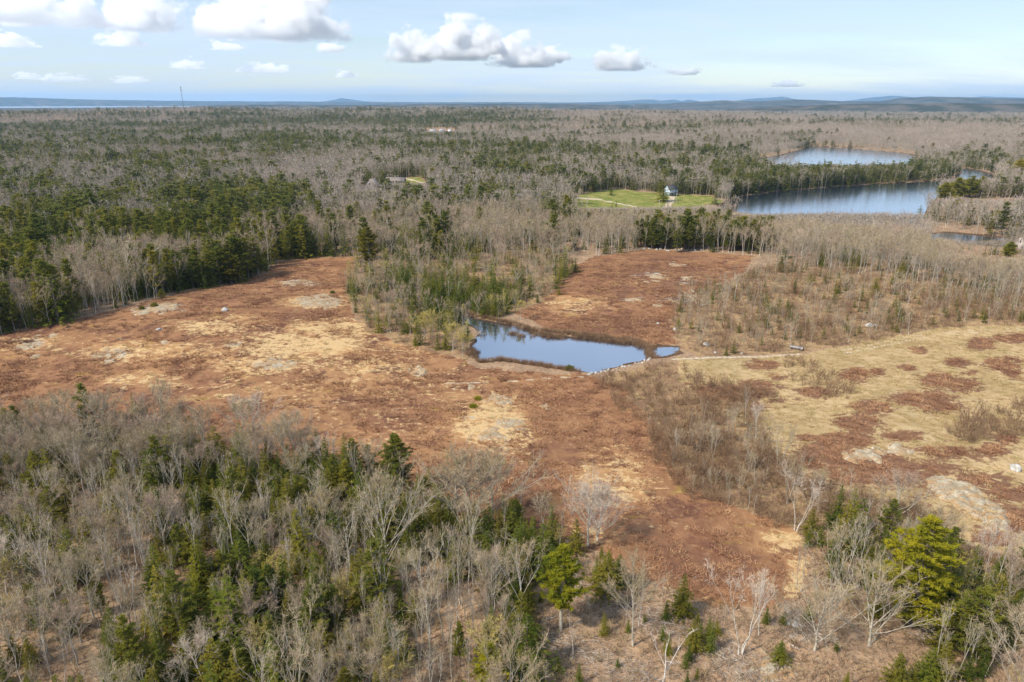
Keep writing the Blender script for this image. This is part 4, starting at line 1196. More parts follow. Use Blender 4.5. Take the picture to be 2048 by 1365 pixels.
# trees the photograph singles out: kind, grade, foot u, foot v, top row, width factor, name, category, label, variant
SINGLE = [
    ('whitepine', 1820, 1256, 1030, 1.15, 'pine_tree', 'largest bright yellow-green pine, at the lower right beside a fan-shaped bare tree', 3, 'bright'),
    ('whitepine', 1121, 1260, 1088, 1.05, 'pine_tree', 'bright yellow-green pine on a bare grey trunk at the edge of the slash clearing', 0, 'bright'),
    ('whitepine', 795, 992, 866, 1.25, 'pine_tree', 'broad green pine standing above the near wood against the brown field', 1, None),
    ('spruce', 1207, 1186, 1104, 1.7, 'spruce_tree', 'round olive spruce just below the twin bare trees', 2, 'cedar'),
    ('spruce', 1240, 1172, 1112, 1.5, 'spruce_tree', 'round dark green spruce right of the olive one below the twin bare trees', 1, None),
    ('spruce', 1362, 1232, 1150, 1.3, 'spruce_tree', 'conical olive spruce standing alone at the edge of the brown clearing', 0, 'cedar'),
    ('spruce', 1385, 1302, 1238, 1.3, 'spruce_tree', 'small bushy spruce between two slash strips', 3, 'cedar'),
    ('spruce', 1560, 1326, 1284, 1.7, 'spruce_tree', 'small broad dark spruce beside the pale ledge at the bottom', 1, None),
    ('spruce', 1614, 1094, 1057, 1.2, 'spruce_tree', 'tiny conical spruce alone on the right edge of the brown clearing', 0, None),
    ('spruce', 1668, 1062, 972, 1.1, 'spruce_tree', 'dark spruce standing in the grey thicket right of centre', 4, None),
    ('spruce', 441, 950, 853, 1.3, 'spruce_tree', 'tall olive spruce in the upper part of the near wood', 0, 'cedar'),
    ('spruce', 360, 945, 846, 1.1, 'spruce_tree', 'pointed olive spruce in the upper left of the near wood', 2, 'cedar'),
    ('spruce', 400, 1070, 984, 1.05, 'spruce_tree', 'slim dark spruce in the middle of the near left wood', 0, None),
    ('spruce', 272, 838, 786, .8, 'spruce_tree', 'tiny dark spruce poking out of the grey tree rim at the field edge', 0, None),
    ('spruce', 640, 940, 858, 1.2, 'spruce_tree', 'green spruce at the field edge right of the grey rim trees', 3, None),
    ('spruce', 690, 945, 868, 1.0, 'spruce_tree', 'dark spruce left of the broad green pine', 1, None),
    ('spruce', 975, 1150, 1065, 1.5, 'spruce_tree', 'rounded bright green spruce in the dark conifer clump by the slash clearing', 1, None),
    ('spruce', 1085, 1160, 1050, 1.2, 'spruce_tree', 'tall dark spruce behind the bright yellow-green pine', 4, None),
    ('spruce', 1055, 1352, 1235, 1.5, 'spruce_tree', 'dense green spruce clump at the bottom centre', 2, None),
    ('whitepine', 975, 1400, 1280, 1.0, 'pine_tree', 'yellow-green pine cut by the bottom edge left of the spruce clump', 2, 'bright'),
    ('spruce', 1905, 1278, 1190, 1.6, 'spruce_tree', 'dark broad spruce right of the largest pine', 2, None),
    ('spruce', 1855, 1372, 1300, 1.7, 'spruce_tree', 'dark green spruce near the bottom edge below the fan-shaped bare tree', 1, None),
    ('spruce', 1790, 1385, 1310, 1.6, 'spruce_tree', 'olive green spruce near the bottom edge left of a dark one', 3, 'cedar'),
    ('fan', 1176, 1092, 968, 1.15, 'bare_tree', 'pale bare tree with a fanned crown, larger of the twins on the field edge', 2, 'pale'),
    ('fan', 1194, 1082, 980, 1.0, 'bare_tree', 'pale leaning bare tree, the smaller of the twin trees on the field edge', 0, 'pale'),
    ('fan', 1738, 1292, 1152, 1.3, 'bare_tree', 'grey bare tree with the widest fan-shaped crown, below the largest pine', 0, None),
    ('fan', 1628, 1302, 1178, 1.2, 'bare_tree', 'grey bare tree with a fan crown left of the widest one', 1, None),
    ('fan', 2036, 1386, 1240, 1.2, 'bare_tree', 'large grey bare tree at the bottom right corner', 3, None),
    ('snag', 1322, 1400, 1270, 1.5, 'bare_tree', 'pale bare tree with thick forking limbs cut by the bottom edge', 0, 'pale'),
    ('maple', 1266, 1292, 1136, .9, 'bare_tree', 'slim grey bare tree standing alone in the slash clearing', 4, 'thin'),
    ('snag', 1145, 1320, 1240, .9, 'bare_tree', 'thin pale bare tree below the yellow-green pine of the clearing', 1, None),
    ('fan', 776, 1158, 962, .85, 'bare_tree', 'tall grey bare tree with a full crown in the middle of the near wood', 1, None),
    ('fan', 652, 1092, 982, 1.2, 'bare_tree', 'grey bare tree with a rounded crown left of the tall full-crowned one', 0, None),
    ('snag', 706, 1160, 1040, 1.0, 'birch_tree', 'white birch with a sharply pale leaning trunk in the near wood', 2, None),
    ('snag', 292, 1128, 1046, 1.3, 'dead_tree', 'white dead tree with two broken limbs in the near left wood', 0, 'pale'),
    ('maple', 412, 1392, 1282, 1.1, 'bare_tree', 'pale bare tree with contorted limbs at the bottom left', 3, 'pale'),
    ('maple', 628, 1382, 1266, 1.0, 'bare_tree', 'grey bare tree with a fine feathery crown at the bottom', 2, None),
    ('maple', 738, 985, 892, 1.1, 'bare_tree', 'grey bare tree with upright limbs just left of the broad green pine', 1, None),
    ('maple', 650, 960, 880, 1.1, 'bare_tree', 'pale pinkish bare tree beside the dark spruce at the field edge', 0, 'pale'),
    ('fan', 905, 1050, 918, 1.3, 'bare_tree', 'grey bare maple at the left of the pinkish group on the field edge', 0, None),
    ('fan', 940, 1056, 912, 1.3, 'bare_tree', 'pinkish bare maple in the middle of the group on the field edge', 3, None),
    ('fan', 985, 1048, 922, 1.4, 'bare_tree', 'grey bare maple at the right of the pinkish group on the field edge', 1, None),
    ('snag', 1008, 1125, 1060, 1.1, 'dead_tree', 'small white dead tree in the dark conifer clump', 1, 'pale'),
    ('maple', 505, 890, 795, 1.2, 'bare_tree', 'pale bare tree standing out against the field above the grey rim', 2, 'pale'),
    ('maple', 20, 1195, 1080, 1.1, 'bare_tree', 'pale bare tree with twisted limbs at the left edge', 3, 'pale'),
    ('birch', 1480, 1312, 1164, 1.1, 'birch_tree', 'three-stemmed pale birch at the lower edge of the brown clearing', 2, 'pale'),
    ('birch', 1518, 1272, 1172, 1.0, 'birch_tree', 'forked pale birch right of the three-stemmed one', 1, None),
    ('birch', 1512, 876, 812, 1.2, 'birch_tree', 'white birch alone in the brown thicket right of the pond', 2, 'pale'),
    ('snag', 1700, 1122, 1045, 1.0, 'birch_tree', 'white birch with bent limbs left of the largest pine', 0, 'pale'),
    ('snag', 1720, 1135, 1040, .9, 'birch_tree', 'white birch with a forked top next to the largest pine', 1, 'pale'),
    ('birch', 1940, 1165, 1068, .8, 'birch_tree', 'leftmost slim white birch of the row at the right edge', 1, 'pale'),
    ('birch', 1962, 1178, 1062, .8, 'birch_tree', 'second slim white birch of the row at the right edge', 3, 'pale'),
    ('birch', 1984, 1195, 1070, .8, 'birch_tree', 'third slim white birch of the row at the right edge', 1, 'pale'),
    ('birch', 2010, 1185, 1072, .8, 'birch_tree', 'last slim white birch of the row at the right edge', 3, 'pale'),
    ('birch', 1590, 1062, 962, 1.3, 'birch_tree', 'white clump birch at the lower edge of the grey thicket', 2, 'pale'),
    ('maple', 1790, 1066, 952, 1.1, 'bare_tree', 'pinkish bare tree behind the largest pine', 3, None),
    ('whitepine', 740, 552, 452, 1.2, 'pine_tree', 'tall pale olive pine at the corner of the left field', 0, 'olive'),
    ('whitepine', 366, 566, 503, 1.5, 'pine_tree', 'broad green pine at the left field edge, left of two', 1, None),
    ('whitepine', 463, 568, 502, 1.5, 'pine_tree', 'broad yellow-green pine at the left field edge, right of two', 2, 'olive'),
    ('pine', 1354, 505, 455, 1.2, 'pine_tree', 'round green pine on the far edge of the upper field', 1, None),
    ('pine', 1512, 504, 448, 1.2, 'pine_tree', 'olive pine at the right end of the pine grove', 2, 'olive'),
    ('whitepine', 2014, 527, 483, 1.7, 'pine_tree', 'bright yellow pine in front of the pink gabled house', 0, 'bright'),
    ('pine', 325, 602, 578, 1.6, 'pine_tree', 'small green pine at the edge of the left field', 3, None),
    ('spruce', 232, 617, 590, 1.2, 'spruce_tree', 'small dark spruce at the left field edge, left of two', 0, None),
    ('spruce', 252, 611, 587, 1.2, 'spruce_tree', 'small dark spruce at the left field edge, right of two', 1, None),
    ('spruce', 124, 642, 606, 1.3, 'spruce_tree', 'dark spruce on the left field edge below the birches', 2, None),
    ('spruce', 712, 626, 598, 1.0, 'spruce_tree', 'lone dark spruce at the right side of the left field', 3, None),
    ('spruce', 831, 692, 664, 1.1, 'spruce_tree', 'small dark spruce in front of the olive willows by the pond', 0, None),
    ('spruce', 935, 682, 645, 1.3, 'spruce_tree', 'green spruce on the pond bank beside the stony spit', 1, None),
    ('budding', 868, 690, 628, 1.3, 'willow', 'olive budding willow left of the pond', 0, None),
    ('budding', 905, 704, 652, 1.5, 'willow', 'yellow budding willow on the left bank of the pond', 2, None),
    ('spruce', 1562, 545, 496, 1.2, 'spruce_tree', 'blue-green spruce at the right corner of the upper field', 4, None),
    ('spruce', 1747, 595, 552, 1.3, 'spruce_tree', 'dark spruce alone in the scrub below the white birches', 1, None),
    ('spruce', 1531, 598, 575, .9, 'spruce_tree', 'small pointed spruce in the scrub right of the upper field', 0, None),
    ('spruce', 1588, 586, 556, .9, 'spruce_tree', 'slim pointed spruce in the middle of the scrub', 3, None),
    ('spruce', 1776, 649, 624, 1.1, 'spruce_tree', 'small bright green spruce in the scrub above the track', 2, None),
    ('spruce', 1326, 404, 350, 1.5, 'spruce_tree', 'tall dark spruce hiding the left half of the white house', 4, None),
    ('spruce', 1222, 391, 367, 1.1, 'spruce_tree', 'dark spruce at the left end of the lawn', 0, None),
    ('spruce', 1232, 414, 401, 1.0, 'spruce_tree', 'small spruce on the lawn, right of two', 1, None),
    ('spruce', 1224, 416, 406, 1.0, 'spruce_tree', 'small spruce on the lawn, left of two', 2, None),
    ('spruce', 1838, 444, 410, 1.5, 'spruce_tree', 'dark spruce standing on the lake shore', 2, None),
    ('spruce', 1871, 443, 398, 1.2, 'spruce_tree', 'tall dark spruce right of the lake shore one', 4, None),
    ('whitepine', 1960, 392, 352, 1.8, 'pine_tree', 'round bright yellow-green pine at the back of the sunny right shore', 1, 'bright'),
    ('whitepine', 2030, 440, 400, 1.6, 'pine_tree', 'bright yellow-green pine above the slim dark spruce at the right edge', 2, 'bright'),
    ('whitepine', 1905, 440, 390, 1.4, 'pine_tree', 'yellow-green pine on the sunny lake shore', 2, 'bright'),
    ('whitepine', 1885, 412, 364, 1.9, 'pine_tree', 'leftmost bright yellow-green pine on the sunny right shore of the lake', 0, 'bright'),
    ('whitepine', 1912, 402, 354, 1.9, 'pine_tree', 'bright yellow-green pine left of the middle of the sunny right shore', 1, 'bright'),
    ('whitepine', 1938, 396, 350, 1.9, 'pine_tree', 'bright yellow-green pine right of the middle of the sunny right shore', 2, 'bright'),
    ('whitepine', 2010, 362, 322, 1.9, 'pine_tree', 'bright yellow-green pine in the upper group at the right edge', 3, 'bright'),
    ('whitepine', 2035, 360, 318, 1.9, 'pine_tree', 'rightmost bright yellow-green pine in the upper group at the right edge', 0, 'bright'),
    ('whitepine', 1990, 458, 420, 1.9, 'pine_tree', 'small bright yellow-green pine right of the broad olive one', 1, 'bright'),
    ('spruce', 1948, 448, 416, 1.2, 'spruce_tree', 'pointed green spruce above the creek', 0, None),
    ('pine', 1977, 454, 420, 1.3, 'pine_tree', 'broad olive pine above the creek', 1, None),
    ('spruce', 2040, 466, 420, 1.0, 'spruce_tree', 'tall slim dark spruce at the right edge above the creek', 3, None),
    ('spruce', 858, 628, 575, 1.2, 'spruce_tree', 'leftmost dark spruce of the clump at the head of the pond', 0, None),
    ('spruce', 878, 634, 568, 1.2, 'spruce_tree', 'second dark spruce of the clump at the head of the pond', 1, None),
    ('spruce', 897, 640, 580, 1.1, 'spruce_tree', 'third dark spruce of the clump at the head of the pond', 2, None),
    ('spruce', 914, 625, 572, 1.2, 'spruce_tree', 'dark spruce just left of the pond inlet', 3, None),
    ('spruce', 946, 618, 570, 1.1, 'spruce_tree', 'dark spruce behind the pond inlet', 4, None),
    ('spruce', 968, 632, 588, 1.2, 'spruce_tree', 'green spruce right of the pond inlet', 5, None),
    ('spruce', 990, 634, 590, 1.3, 'spruce_tree', 'broad green spruce on the far pond shore', 6, None),
    ('spruce', 1012, 628, 592, 1.2, 'spruce_tree', 'rightmost green spruce on the far pond shore', 7, None),
    ('spruce', 1075, 606, 588, 1.3, 'spruce_tree', 'low dark spruce at the left side of the upper field', 8, None),
    ('spruce', 1118, 590, 572, 1.3, 'spruce_tree', 'small dark spruce at the left edge of the upper field', 9, None),
    ('spruce', 775, 600, 565, 1.4, 'spruce_tree', 'round dark spruce in the scrub between the two fields', 10, None),
    ('spruce', 1150, 545, 515, 1.4, 'spruce_tree', 'dark spruce at the upper left corner of the upper field', 11, None),
    ('spruce', 820, 585, 545, 1.2, 'spruce_tree', 'spruce in the scrub above the pond head clump', 12, None),
    ('budding', 845, 680, 630, 1.3, 'willow', 'pale olive willow left of the others by the pond', 1, None),
    ('budding', 925, 715, 668, 1.3, 'willow', 'yellow willow nearest to the pond bank', 0, None),
    ('budding', 1040, 640, 605, 1.3, 'willow', 'pale willow on the far pond shore', 2, None),
]
EXTRA_MAT = {'bright': 'bright_pine_needles', 'olive': 'cedar_needles', 'cedar': 'cedar_needles', 'pale': None, 'thin': None}
_pm_cache = {}
def place_tree(kind, name, cat, label, x, y, z, h, width, rz, vi, grade=0, tone=None, group=None, parts=True):
    k2, L = proto_list(kind, grade)
    p = L[vi % len(L)]
    s = h / p['H']
    if parts:
        o = empty(name, (x, y, z), rz)
        key = (k2, grade, vi % len(L), tone)
        if key not in _pm_cache:
            a, b = part_meshes(p)
            if tone in ('bright', 'olive', 'cedar'):
                b = b.copy(); b.materials[0] = MAT[EXTRA_MAT[tone]]
            if tone == 'pale':
                a = a.copy(); a.materials[0] = MAT['pale_bark']
                b = b.copy(); b.materials[0] = MAT['pale_twigs']
            _pm_cache[key] = (a, b)
        a, b = _pm_cache[key]
        t_ = link('trunk' if kind != 'shrub' else 'stem', a, o); c_ = link('crown', b, o)
    else:
        o = link(name, whole_mesh(p))
        o.location = (x, y, z); o.rotation_euler = (0, 0, rz)
    o.scale = (s * width, s * width, s)
    tag(o, label, cat, group)
    return o

CATS = {'pine_tree': 'pine', 'spruce_tree': 'spruce', 'bare_tree': 'bare tree', 'birch_tree': 'birch', 'dead_tree': 'dead tree', 'willow': 'willow', 'bare_sapling': 'sapling', 'alder_shrub': 'shrub', 'cedar_tree': 'cedar'}
SINGLE_KEEP = []
for (kind, u, v, vt, wd, nm, lab, vi, tone) in SINGLE:
    x, y, z = at(u, v)
    h = tree_h(u, v, vt)
    if kind == 'spruce': wd *= 1.22
    place_tree(kind, nm, CATS[nm], lab, x, y, z, h, wd, (u * 7.3) % 6.28, vi, 0, tone)
    LAND.append((x, y, max(1.2, h * .16 * wd)))

grow(48, 190, 1.75, 'near')
grow(190, 330, 2.3, 'near')
grow(330, 800, 3.5, 'mid')
grow(800, 1800, 6.0, 'far')
grow(1800, 3200, 10, 'far')
grow(3200, 6000, 19, 'far')

T = {k: np.concatenate([t[k] for t in TREES]) for k in TREES[0]}
T['d'] = np.hypot(T['x'], T['y'])
tu, tv = project(T['x'], T['y'], T['z'])
tu2, tv2 = project(T['x'], T['y'], T['z'] + T['h'])
T['u'], T['v'], T['vt'] = tu, tv, tv2
T['px'] = tv - tv2
inview = (tu > 8) & (tu < 2040) & (tv2 < 1345) & (tv < 1420)

ANCHORS = [(1790, 1140, 'the largest pine'), (1121, 1180, 'the clearing pine'), (795, 930, 'the broad green rim pine'), (1185, 1030, 'the twin bare trees'), (1738, 1225, 'the widest fan-shaped tree'), (1322, 1330, 'the thick-limbed pale tree'),
    (1266, 1220, 'the lone slim clearing tree'), (776, 1060, 'the tall full-crowned bare tree'), (706, 1105, 'the leaning white birch'), (292, 1090, 'the two-limbed dead tree'), (412, 1340, 'the contorted pale tree'), (628, 1330, 'the feathery bare tree'),
    (400, 1030, 'the slim central spruce'), (441, 905, 'the tall olive spruce'), (940, 985, 'the pinkish maple group'), (20, 1140, 'the twisted left-edge tree'), (1480, 1240, 'the three-stemmed birch'), (1512, 845, 'the lone thicket birch'), (1975, 1125, 'the white birch row'),
    (1668, 1020, 'the thicket spruce'), (2036, 1310, 'the bottom right corner tree'), (505, 845, 'the pale rim tree'), (1055, 1295, 'the bottom spruce clump'), (740, 505, 'the tall pale olive pine'), (366, 535, 'the left broad pine'), (463, 535, 'the right broad pine'),
    (1354, 480, 'the round field-edge pine'), (1512, 478, 'the olive grove pine'), (2014, 505, 'the bright yellow pine'), (242, 602, 'the two small field-edge spruces'), (868, 660, 'the olive willow'), (975, 615, 'the head of the pond'), (1590, 690, 'the culvert pipe'), (1747, 575, 'the lone scrub spruce'),
    (1326, 385, 'the pale blue house'), (1838, 428, 'the lake shore spruce'), (745, 375, 'the grey shingled house'), (1562, 520, 'the blue-green corner spruce'), (1430, 610, 'the broad upper-field ledge'), (1740, 650, 'the track-side boulders'), (124, 625, 'the far left field spruce'), (1250, 745, 'the stone dam'),
    (150, 1250, 'the lower left corner'), (850, 1260, 'the bottom centre opening'), (100, 880, 'the left rim end'), (1620, 760, 'the meadow hedge bend'), (1980, 840, 'the right meadow thicket'), (1100, 520, 'the upper-field left corner'), (1850, 540, 'the white birch wood')]
def where_phrase(u, v, vt, h, hm):
    m = (v + vt) / 2
    best = min(ANCHORS, key=lambda a: (a[0] - u) ** 2 + (1.6 * (a[1] - m)) ** 2)
    du, dv = u - best[0], 1.6 * (m - best[1])
    far_ = 'well ' if math.hypot(du, dv) > 110 else ''
    if abs(du) > abs(dv): ph = far_ + ('left of ' if du < 0 else 'right of ')
    else: ph = far_ + ('behind ' if dv < 0 else 'in front of ')
    return ph + best[2], ('tall ' if h > 1.22 * hm else 'low ' if h < .8 * hm else 'middling ')

NAMES = {'maple': ('bare_tree', 'leafless broadleaf tree'), 'birch': ('birch_tree', 'slender leafless birch'), 'sapling': ('bare_sapling', 'thin leafless sapling'), 'budding': ('willow', 'olive budding willow'),
         'spruce': ('spruce_tree', 'green conical spruce'), 'pine': ('pine_tree', 'long-needled green pine'), 'shrub': ('alder_shrub', 'leafless brown shrub'), 'snag': ('dead_tree', 'bleached dead tree'), 'cedar': ('cedar_tree', 'olive conical cedar')}
LIMIT = {'maple': 250, 'birch': 230, 'sapling': 260, 'budding': 150, 'spruce': 260, 'pine': 250, 'shrub': 250, 'snag': 100, 'cedar': 200}
single_mask = np.zeros(len(T['x']), bool)
for k, lim in LIMIT.items():
    idx = np.where((T['kind'] == KI[k]) & inview)[0]
    size = T['px'][idx] * np.where(T['kind'][idx] == KI['maple'], 1.0, 1.0)
    idx = idx[np.argsort(-size)][:lim]
    idx = idx[T['px'][idx] > 12]
    single_mask[idx] = True
rs = np.random.default_rng(5)
HMED = {k: float(np.median(T['h'][single_mask & (T['kind'] == KI[k])])) if np.any(single_mask & (T['kind'] == KI[k])) else 5.0 for k in KINDS}
PLAN = []
for i in np.where(single_mask)[0]:
    k = KINDS[T['kind'][i]]
    nm, desc = NAMES[k]
    ph, sz = where_phrase(T['u'][i], T['v'][i], T['vt'][i], T['h'][i], HMED[k])
    grade = 0 if T['d'][i] < 175 else 1
    PLAN.append((i, k, nm, f'{sz}{desc} {ph}', ph, grade))
SAME = {}
for q in PLAN: SAME.setdefault(q[3], []).append(q[0])
ORD = ['leftmost', 'second', 'third', 'fourth', 'fifth', 'sixth', 'seventh', 'eighth', 'ninth', 'tenth']
for (i, k, nm, lab, ph, grade) in PLAN:
    L_ = sorted(SAME[lab], key=lambda a: T['u'][a])
    if len(L_) > 1:
        j = L_.index(i)
        lab += ', leftmost of %d' % len(L_) if j == 0 else ', %s from left' % (ORD[j] if j < 10 else '%dth' % (j + 1))
    if len(lab.split()) > 16: lab = ' '.join(lab.split()[1:])
    place_tree(k, nm, CATS[nm], lab, T['x'][i], T['y'][i], T['z'][i], T['h'][i], rs.uniform(1.05, 1.55) if k in ('spruce', 'cedar') else rs.uniform(.85, 1.2), rs.uniform(0, 6.28), int(rs.integers(0, 20)), grade, None, f'{nm.replace("_", " ")}s {ph}', T['px'][i] > 26)

def mass(name, label, cat, sel):
    """every tree of sel as one scattered mass"""
    keys, meshes, var = {}, [], np.zeros(len(sel), int)
    sc = np.zeros(len(sel))
    for j, i in enumerate(sel):
        d = T['d'][i]
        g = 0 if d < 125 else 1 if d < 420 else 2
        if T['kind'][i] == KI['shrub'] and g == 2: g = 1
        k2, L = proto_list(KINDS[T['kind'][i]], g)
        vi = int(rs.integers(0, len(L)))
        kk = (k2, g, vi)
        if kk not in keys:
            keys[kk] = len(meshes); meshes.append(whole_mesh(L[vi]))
        var[j] = keys[kk]; sc[j] = T['h'][i] / L[vi]['H']
    n = len(sel)
    d = T['d'][sel]
    wd = rs.uniform(.85, 1.25, n) * np.where(np.isin(T['kind'][sel], [KI['spruce'], KI['cedar']]), 1.2, 1.0) * np.interp(d, [0, 800, 1000, 2000, 4000, 6000], [1, 1, 1.12, 1.3, 1.8, 2.0])
    S = np.stack([sc * wd, sc * wd, sc * np.interp(d, [0, 2000, 6000], [1, 1, 1.15])], 1)
    P = np.stack([T['x'][sel], T['y'][sel], T['z'][sel]], 1)
    scatter(name, label, cat, P, rs.uniform(0, 6.28, n), S, var, meshes)
rest = np.where(~single_mask)[0]
conif = np.isin(T['kind'], [KI['spruce'], KI['pine'], KI['cedar']])
mass('near_undergrowth', 'undergrowth of thin bare stems and small conifers in the near woods', 'undergrowth', rest[(T['d'][rest] < 330)])
mass('conifer_woods', 'dark conifers of the woods stretching to the horizon', 'woods', rest[(T['d'][rest] >= 330) & conif[rest]])
mass('bare_woods', 'bare grey broadleaved woods stretching to the horizon', 'woods', rest[(T['d'][rest] >= 330) & ~conif[rest]])
print('TREES', len(T['x']), 'single', single_mask.sum(), {k: int((single_mask & (T['kind'] == KI[k])).sum()) for k in KINDS})
# ------------------------------------------------------------------ rocks
def rock_mesh(name, seed, sx, sy, sz, mat, sub=3, rough=0.35):
    import bmesh
    bm = bmesh.new()
    bmesh.ops.create_icosphere(bm, subdivisions=sub, radius=1.0)
    co = np.array([v.co[:] for v in bm.verts])
    n = fbm(co[:, 0] * 1.6 + seed * 7.7, co[:, 1] * 1.6 + co[:, 2] * 2.1, seed, 3) * rough + fbm(co[:, 0] * 5 + seed, co[:, 1] * 5 + co[:, 2] * 4, seed + 3, 2) * rough * .35
    co = co * (1 + n)[:, None]
    # flattened facets as on split granite
    rg = np.random.default_rng(seed)
    for _ in range(5):
        d = rg.normal(size=3); d[2] = abs(d[2]); d /= np.linalg.norm(d)
        lim = rg.uniform(.62, .88)
        k = co @ d
        co -= np.maximum(k - lim, 0)[:, None] * d * .85
    for v, c in zip(bm.verts, co): v.co = (c[0] * sx, c[1] * sy, c[2] * sz)
    me = bpy.data.meshes.new(name); bm.to_mesh(me); bm.free()
    me.materials.append(MAT[mat])
    return me

def px_size(u, v, wpx):
    x, y, z = at(u, v)
    return wpx / FPX * math.sqrt(x * x + y * y + (CAM_Z - z) ** 2)

LEDGES = [  # u, v, width px, depth ratio, height m, turn, label
    (318, 617, 96, .55, .55, .1, 'long grey lichen ledge at the edge of the left field'), (228, 709, 62, .8, .25, .3, 'pale flat ledge in the left part of the left field'),
    (548, 727, 78, .5, .22, -.1, 'flat pale ledge in the middle of the left field'), (66, 682, 62, .8, .25, 0, 'flat grey ledge at the far left of the field'),
    (640, 604, 96, .75, .3, .2, 'broad flat grey ledge near the top right of the left field'), (602, 566, 78, .6, .25, 0, 'thin flat ledge near the top of the left field'),
    (66, 715, 18, .9, .35, 0, 'small white rock at the left edge of the field'), (835, 742, 34, 1.1, .7, .5, 'grey lichen rock in the field left of the pond'),
    (1000, 796, 58, .8, .6, -.2, 'pale rounded ledge beside the two green junipers'), (1022, 846, 52, .9, .4, .3, 'grey lichen ledge below the junipers'),
    (1100, 815, 40, .6, .3, 0, 'small flat ledge right of the junipers'), (930, 776, 62, .45, .25, -.1, 'thin pale ledge by the field trail'), (985, 868, 50, 1.0, .2, 0, 'low pale ledge at the lower end of the lichen ground'),
    (1352, 530, 34, .8, .3, 0, 'grey ledge near the top of the upper field'), (1303, 552, 56, .5, .25, .1, 'yellowish ledge in the upper field'), (1305, 562, 34, .6, .25, 0, 'grey ledge just below the yellowish one'),
    (1366, 557, 40, .6, .25, 0, 'grey ledge right of the yellowish one in the upper field'), (1270, 600, 40, .5, .3, .2, 'white broken ledge in the middle of the upper field'), (1380, 596, 78, .8, .4, 0, 'broad grey ledge at the right of the upper field'),
    (1318, 612, 26, .7, .25, 0, 'small grey ledge at the lower right of the upper field'), (1455, 545, 14, .7, .2, 0, 'tiny white ledge at the right of the upper field'), (1490, 532, 26, .5, .2, 0, 'flat brownish ledge near the upper right corner'),
    (1728, 912, 74, .55, .6, .35, 'pale ledge in the heath of the meadow, left piece'), (1782, 900, 70, .45, .6, .25, 'pale ledge in the heath of the meadow, right piece'),
    (1912, 982, 78, .7, .8, -.8, 'upper part of the long pale ledge at the right'), (1950, 1015, 92, .7, 1.0, -.85, 'middle part of the long pale ledge at the right'), (1983, 1043, 52, .8, 1.2, -.7, 'grey rounded end of the long pale ledge at the right'),
    (1545, 1342, 70, .8, .6, .2, 'tan and grey ledge at the bottom right of centre'), (330, 685, 22, .7, .2, 0, 'tiny pale ledge above the middle of the left field'), (470, 690, 40, .5, .15, .1, 'thin pale ledge in the middle of the left field'),
]
def ledge(i, u, v, wp, dr, hh, rz, lab):
    """a back of bedrock that breaks through the turf unevenly"""
    x, y, z = at(u, v)
    w = px_size(u, v, wp) * .5
    n = 44
    g = np.linspace(-1.25, 1.25, n)
    A, B = np.meshgrid(g, g, indexing='ij'); A, B = A.ravel(), B.ravel()
    lx, ly = A * w, B * w * dr * 1.5
    X, Y = x + lx * math.cos(rz) - ly * math.sin(rz), y + lx * math.sin(rz) + ly * math.cos(rz)
    gz = height(X, Y)
    r2 = A * A + B * B
    f = fbm(X / (w * .55 + .4), Y / (w * .8 + .4), 200 + i, 4, .6)
    crack = np.abs(fbm(X / (w * .4 + .3), Y / (w * .9 + .3), 260 + i, 3))
    zz = hh * (.62 - r2 * .70 + 1.5 * f - .9 * np.clip(.10 - crack, 0, 1) * 6) 
    zz = np.minimum(zz, hh * .9) - .05
    V = np.stack([X - x, Y - y, gz - z + np.where(r2 > 1.5, -.5, zz)], 1)
    I, J = np.meshgrid(np.arange(n - 1), np.arange(n - 1), indexing='ij')
    q = np.stack([I * n + J, (I + 1) * n + J, (I + 1) * n + J + 1, I * n + J + 1], -1).reshape(-1, 4)
    low = (zz[q] < -.25).all(1)
    o = link('rock_ledge', mesh_np('rock_ledge', V, [q[~low]], [MAT['lichen_rock']]))
    o.location = (x, y, z)
    tag(o, lab, 'rock')
for i, L_ in enumerate(LEDGES): ledge(i, *L_)
BOULDERS = [(450, 622, 14, .75, 'white-topped boulder standing alone in the left field'), (318, 660, 12, .5, 'low grey boulder in the left field'), (358, 577, 7, .8, 'small pale boulder at the left field edge under the pines'),
            (436, 568, 5, .8, 'tiny white boulder below the two broad pines'), (981, 723, 11, .7, 'white boulder at the near edge of the pond'), (1350, 660, 9, .8, 'white boulder at the lower right of the upper field'),
            (2030, 939, 20, .75, 'grey boulder in the meadow at the right edge'), (1738, 653, 16, .6, 'grey boulder beside the meadow track'), (1752, 652, 9, .7, 'small boulder right of the one beside the meadow track'),
            (1430, 706, 7, .6, 'white stone above the track, left of two'), (1484, 708, 6, .6, 'white stone above the track, right of two'), (1412, 690, 16, .45, 'tan flat boulder above the track'), (1574, 1248, 11, .8, 'pale round boulder between two fan-shaped bare trees'), (1590, 1252, 14, .6, 'brown boulder beside the pale round one'), (1582, 1275, 9, .7, 'small grey boulder below the brown one'), (1316, 648, 7, .6, 'small pale boulder in the lower part of the upper field'), (1225, 850 - 130, 7, .5, 'pale stone on the dam')]
for i, (u, v, wp, hr, lab) in enumerate(BOULDERS):
    x, y, z = at(u, v)
    w = px_size(u, v, wp) * .5
    o = link('boulder', rock_mesh('boulder', 80 + i, w, w * .8, w * hr, 'boulder', 3, .22))
    o.location = (x, y, z + w * hr * .35); o.rotation_euler = (0, 0, i * 1.3)
    tag(o, lab, 'boulder')
rb = np.random.default_rng(12)
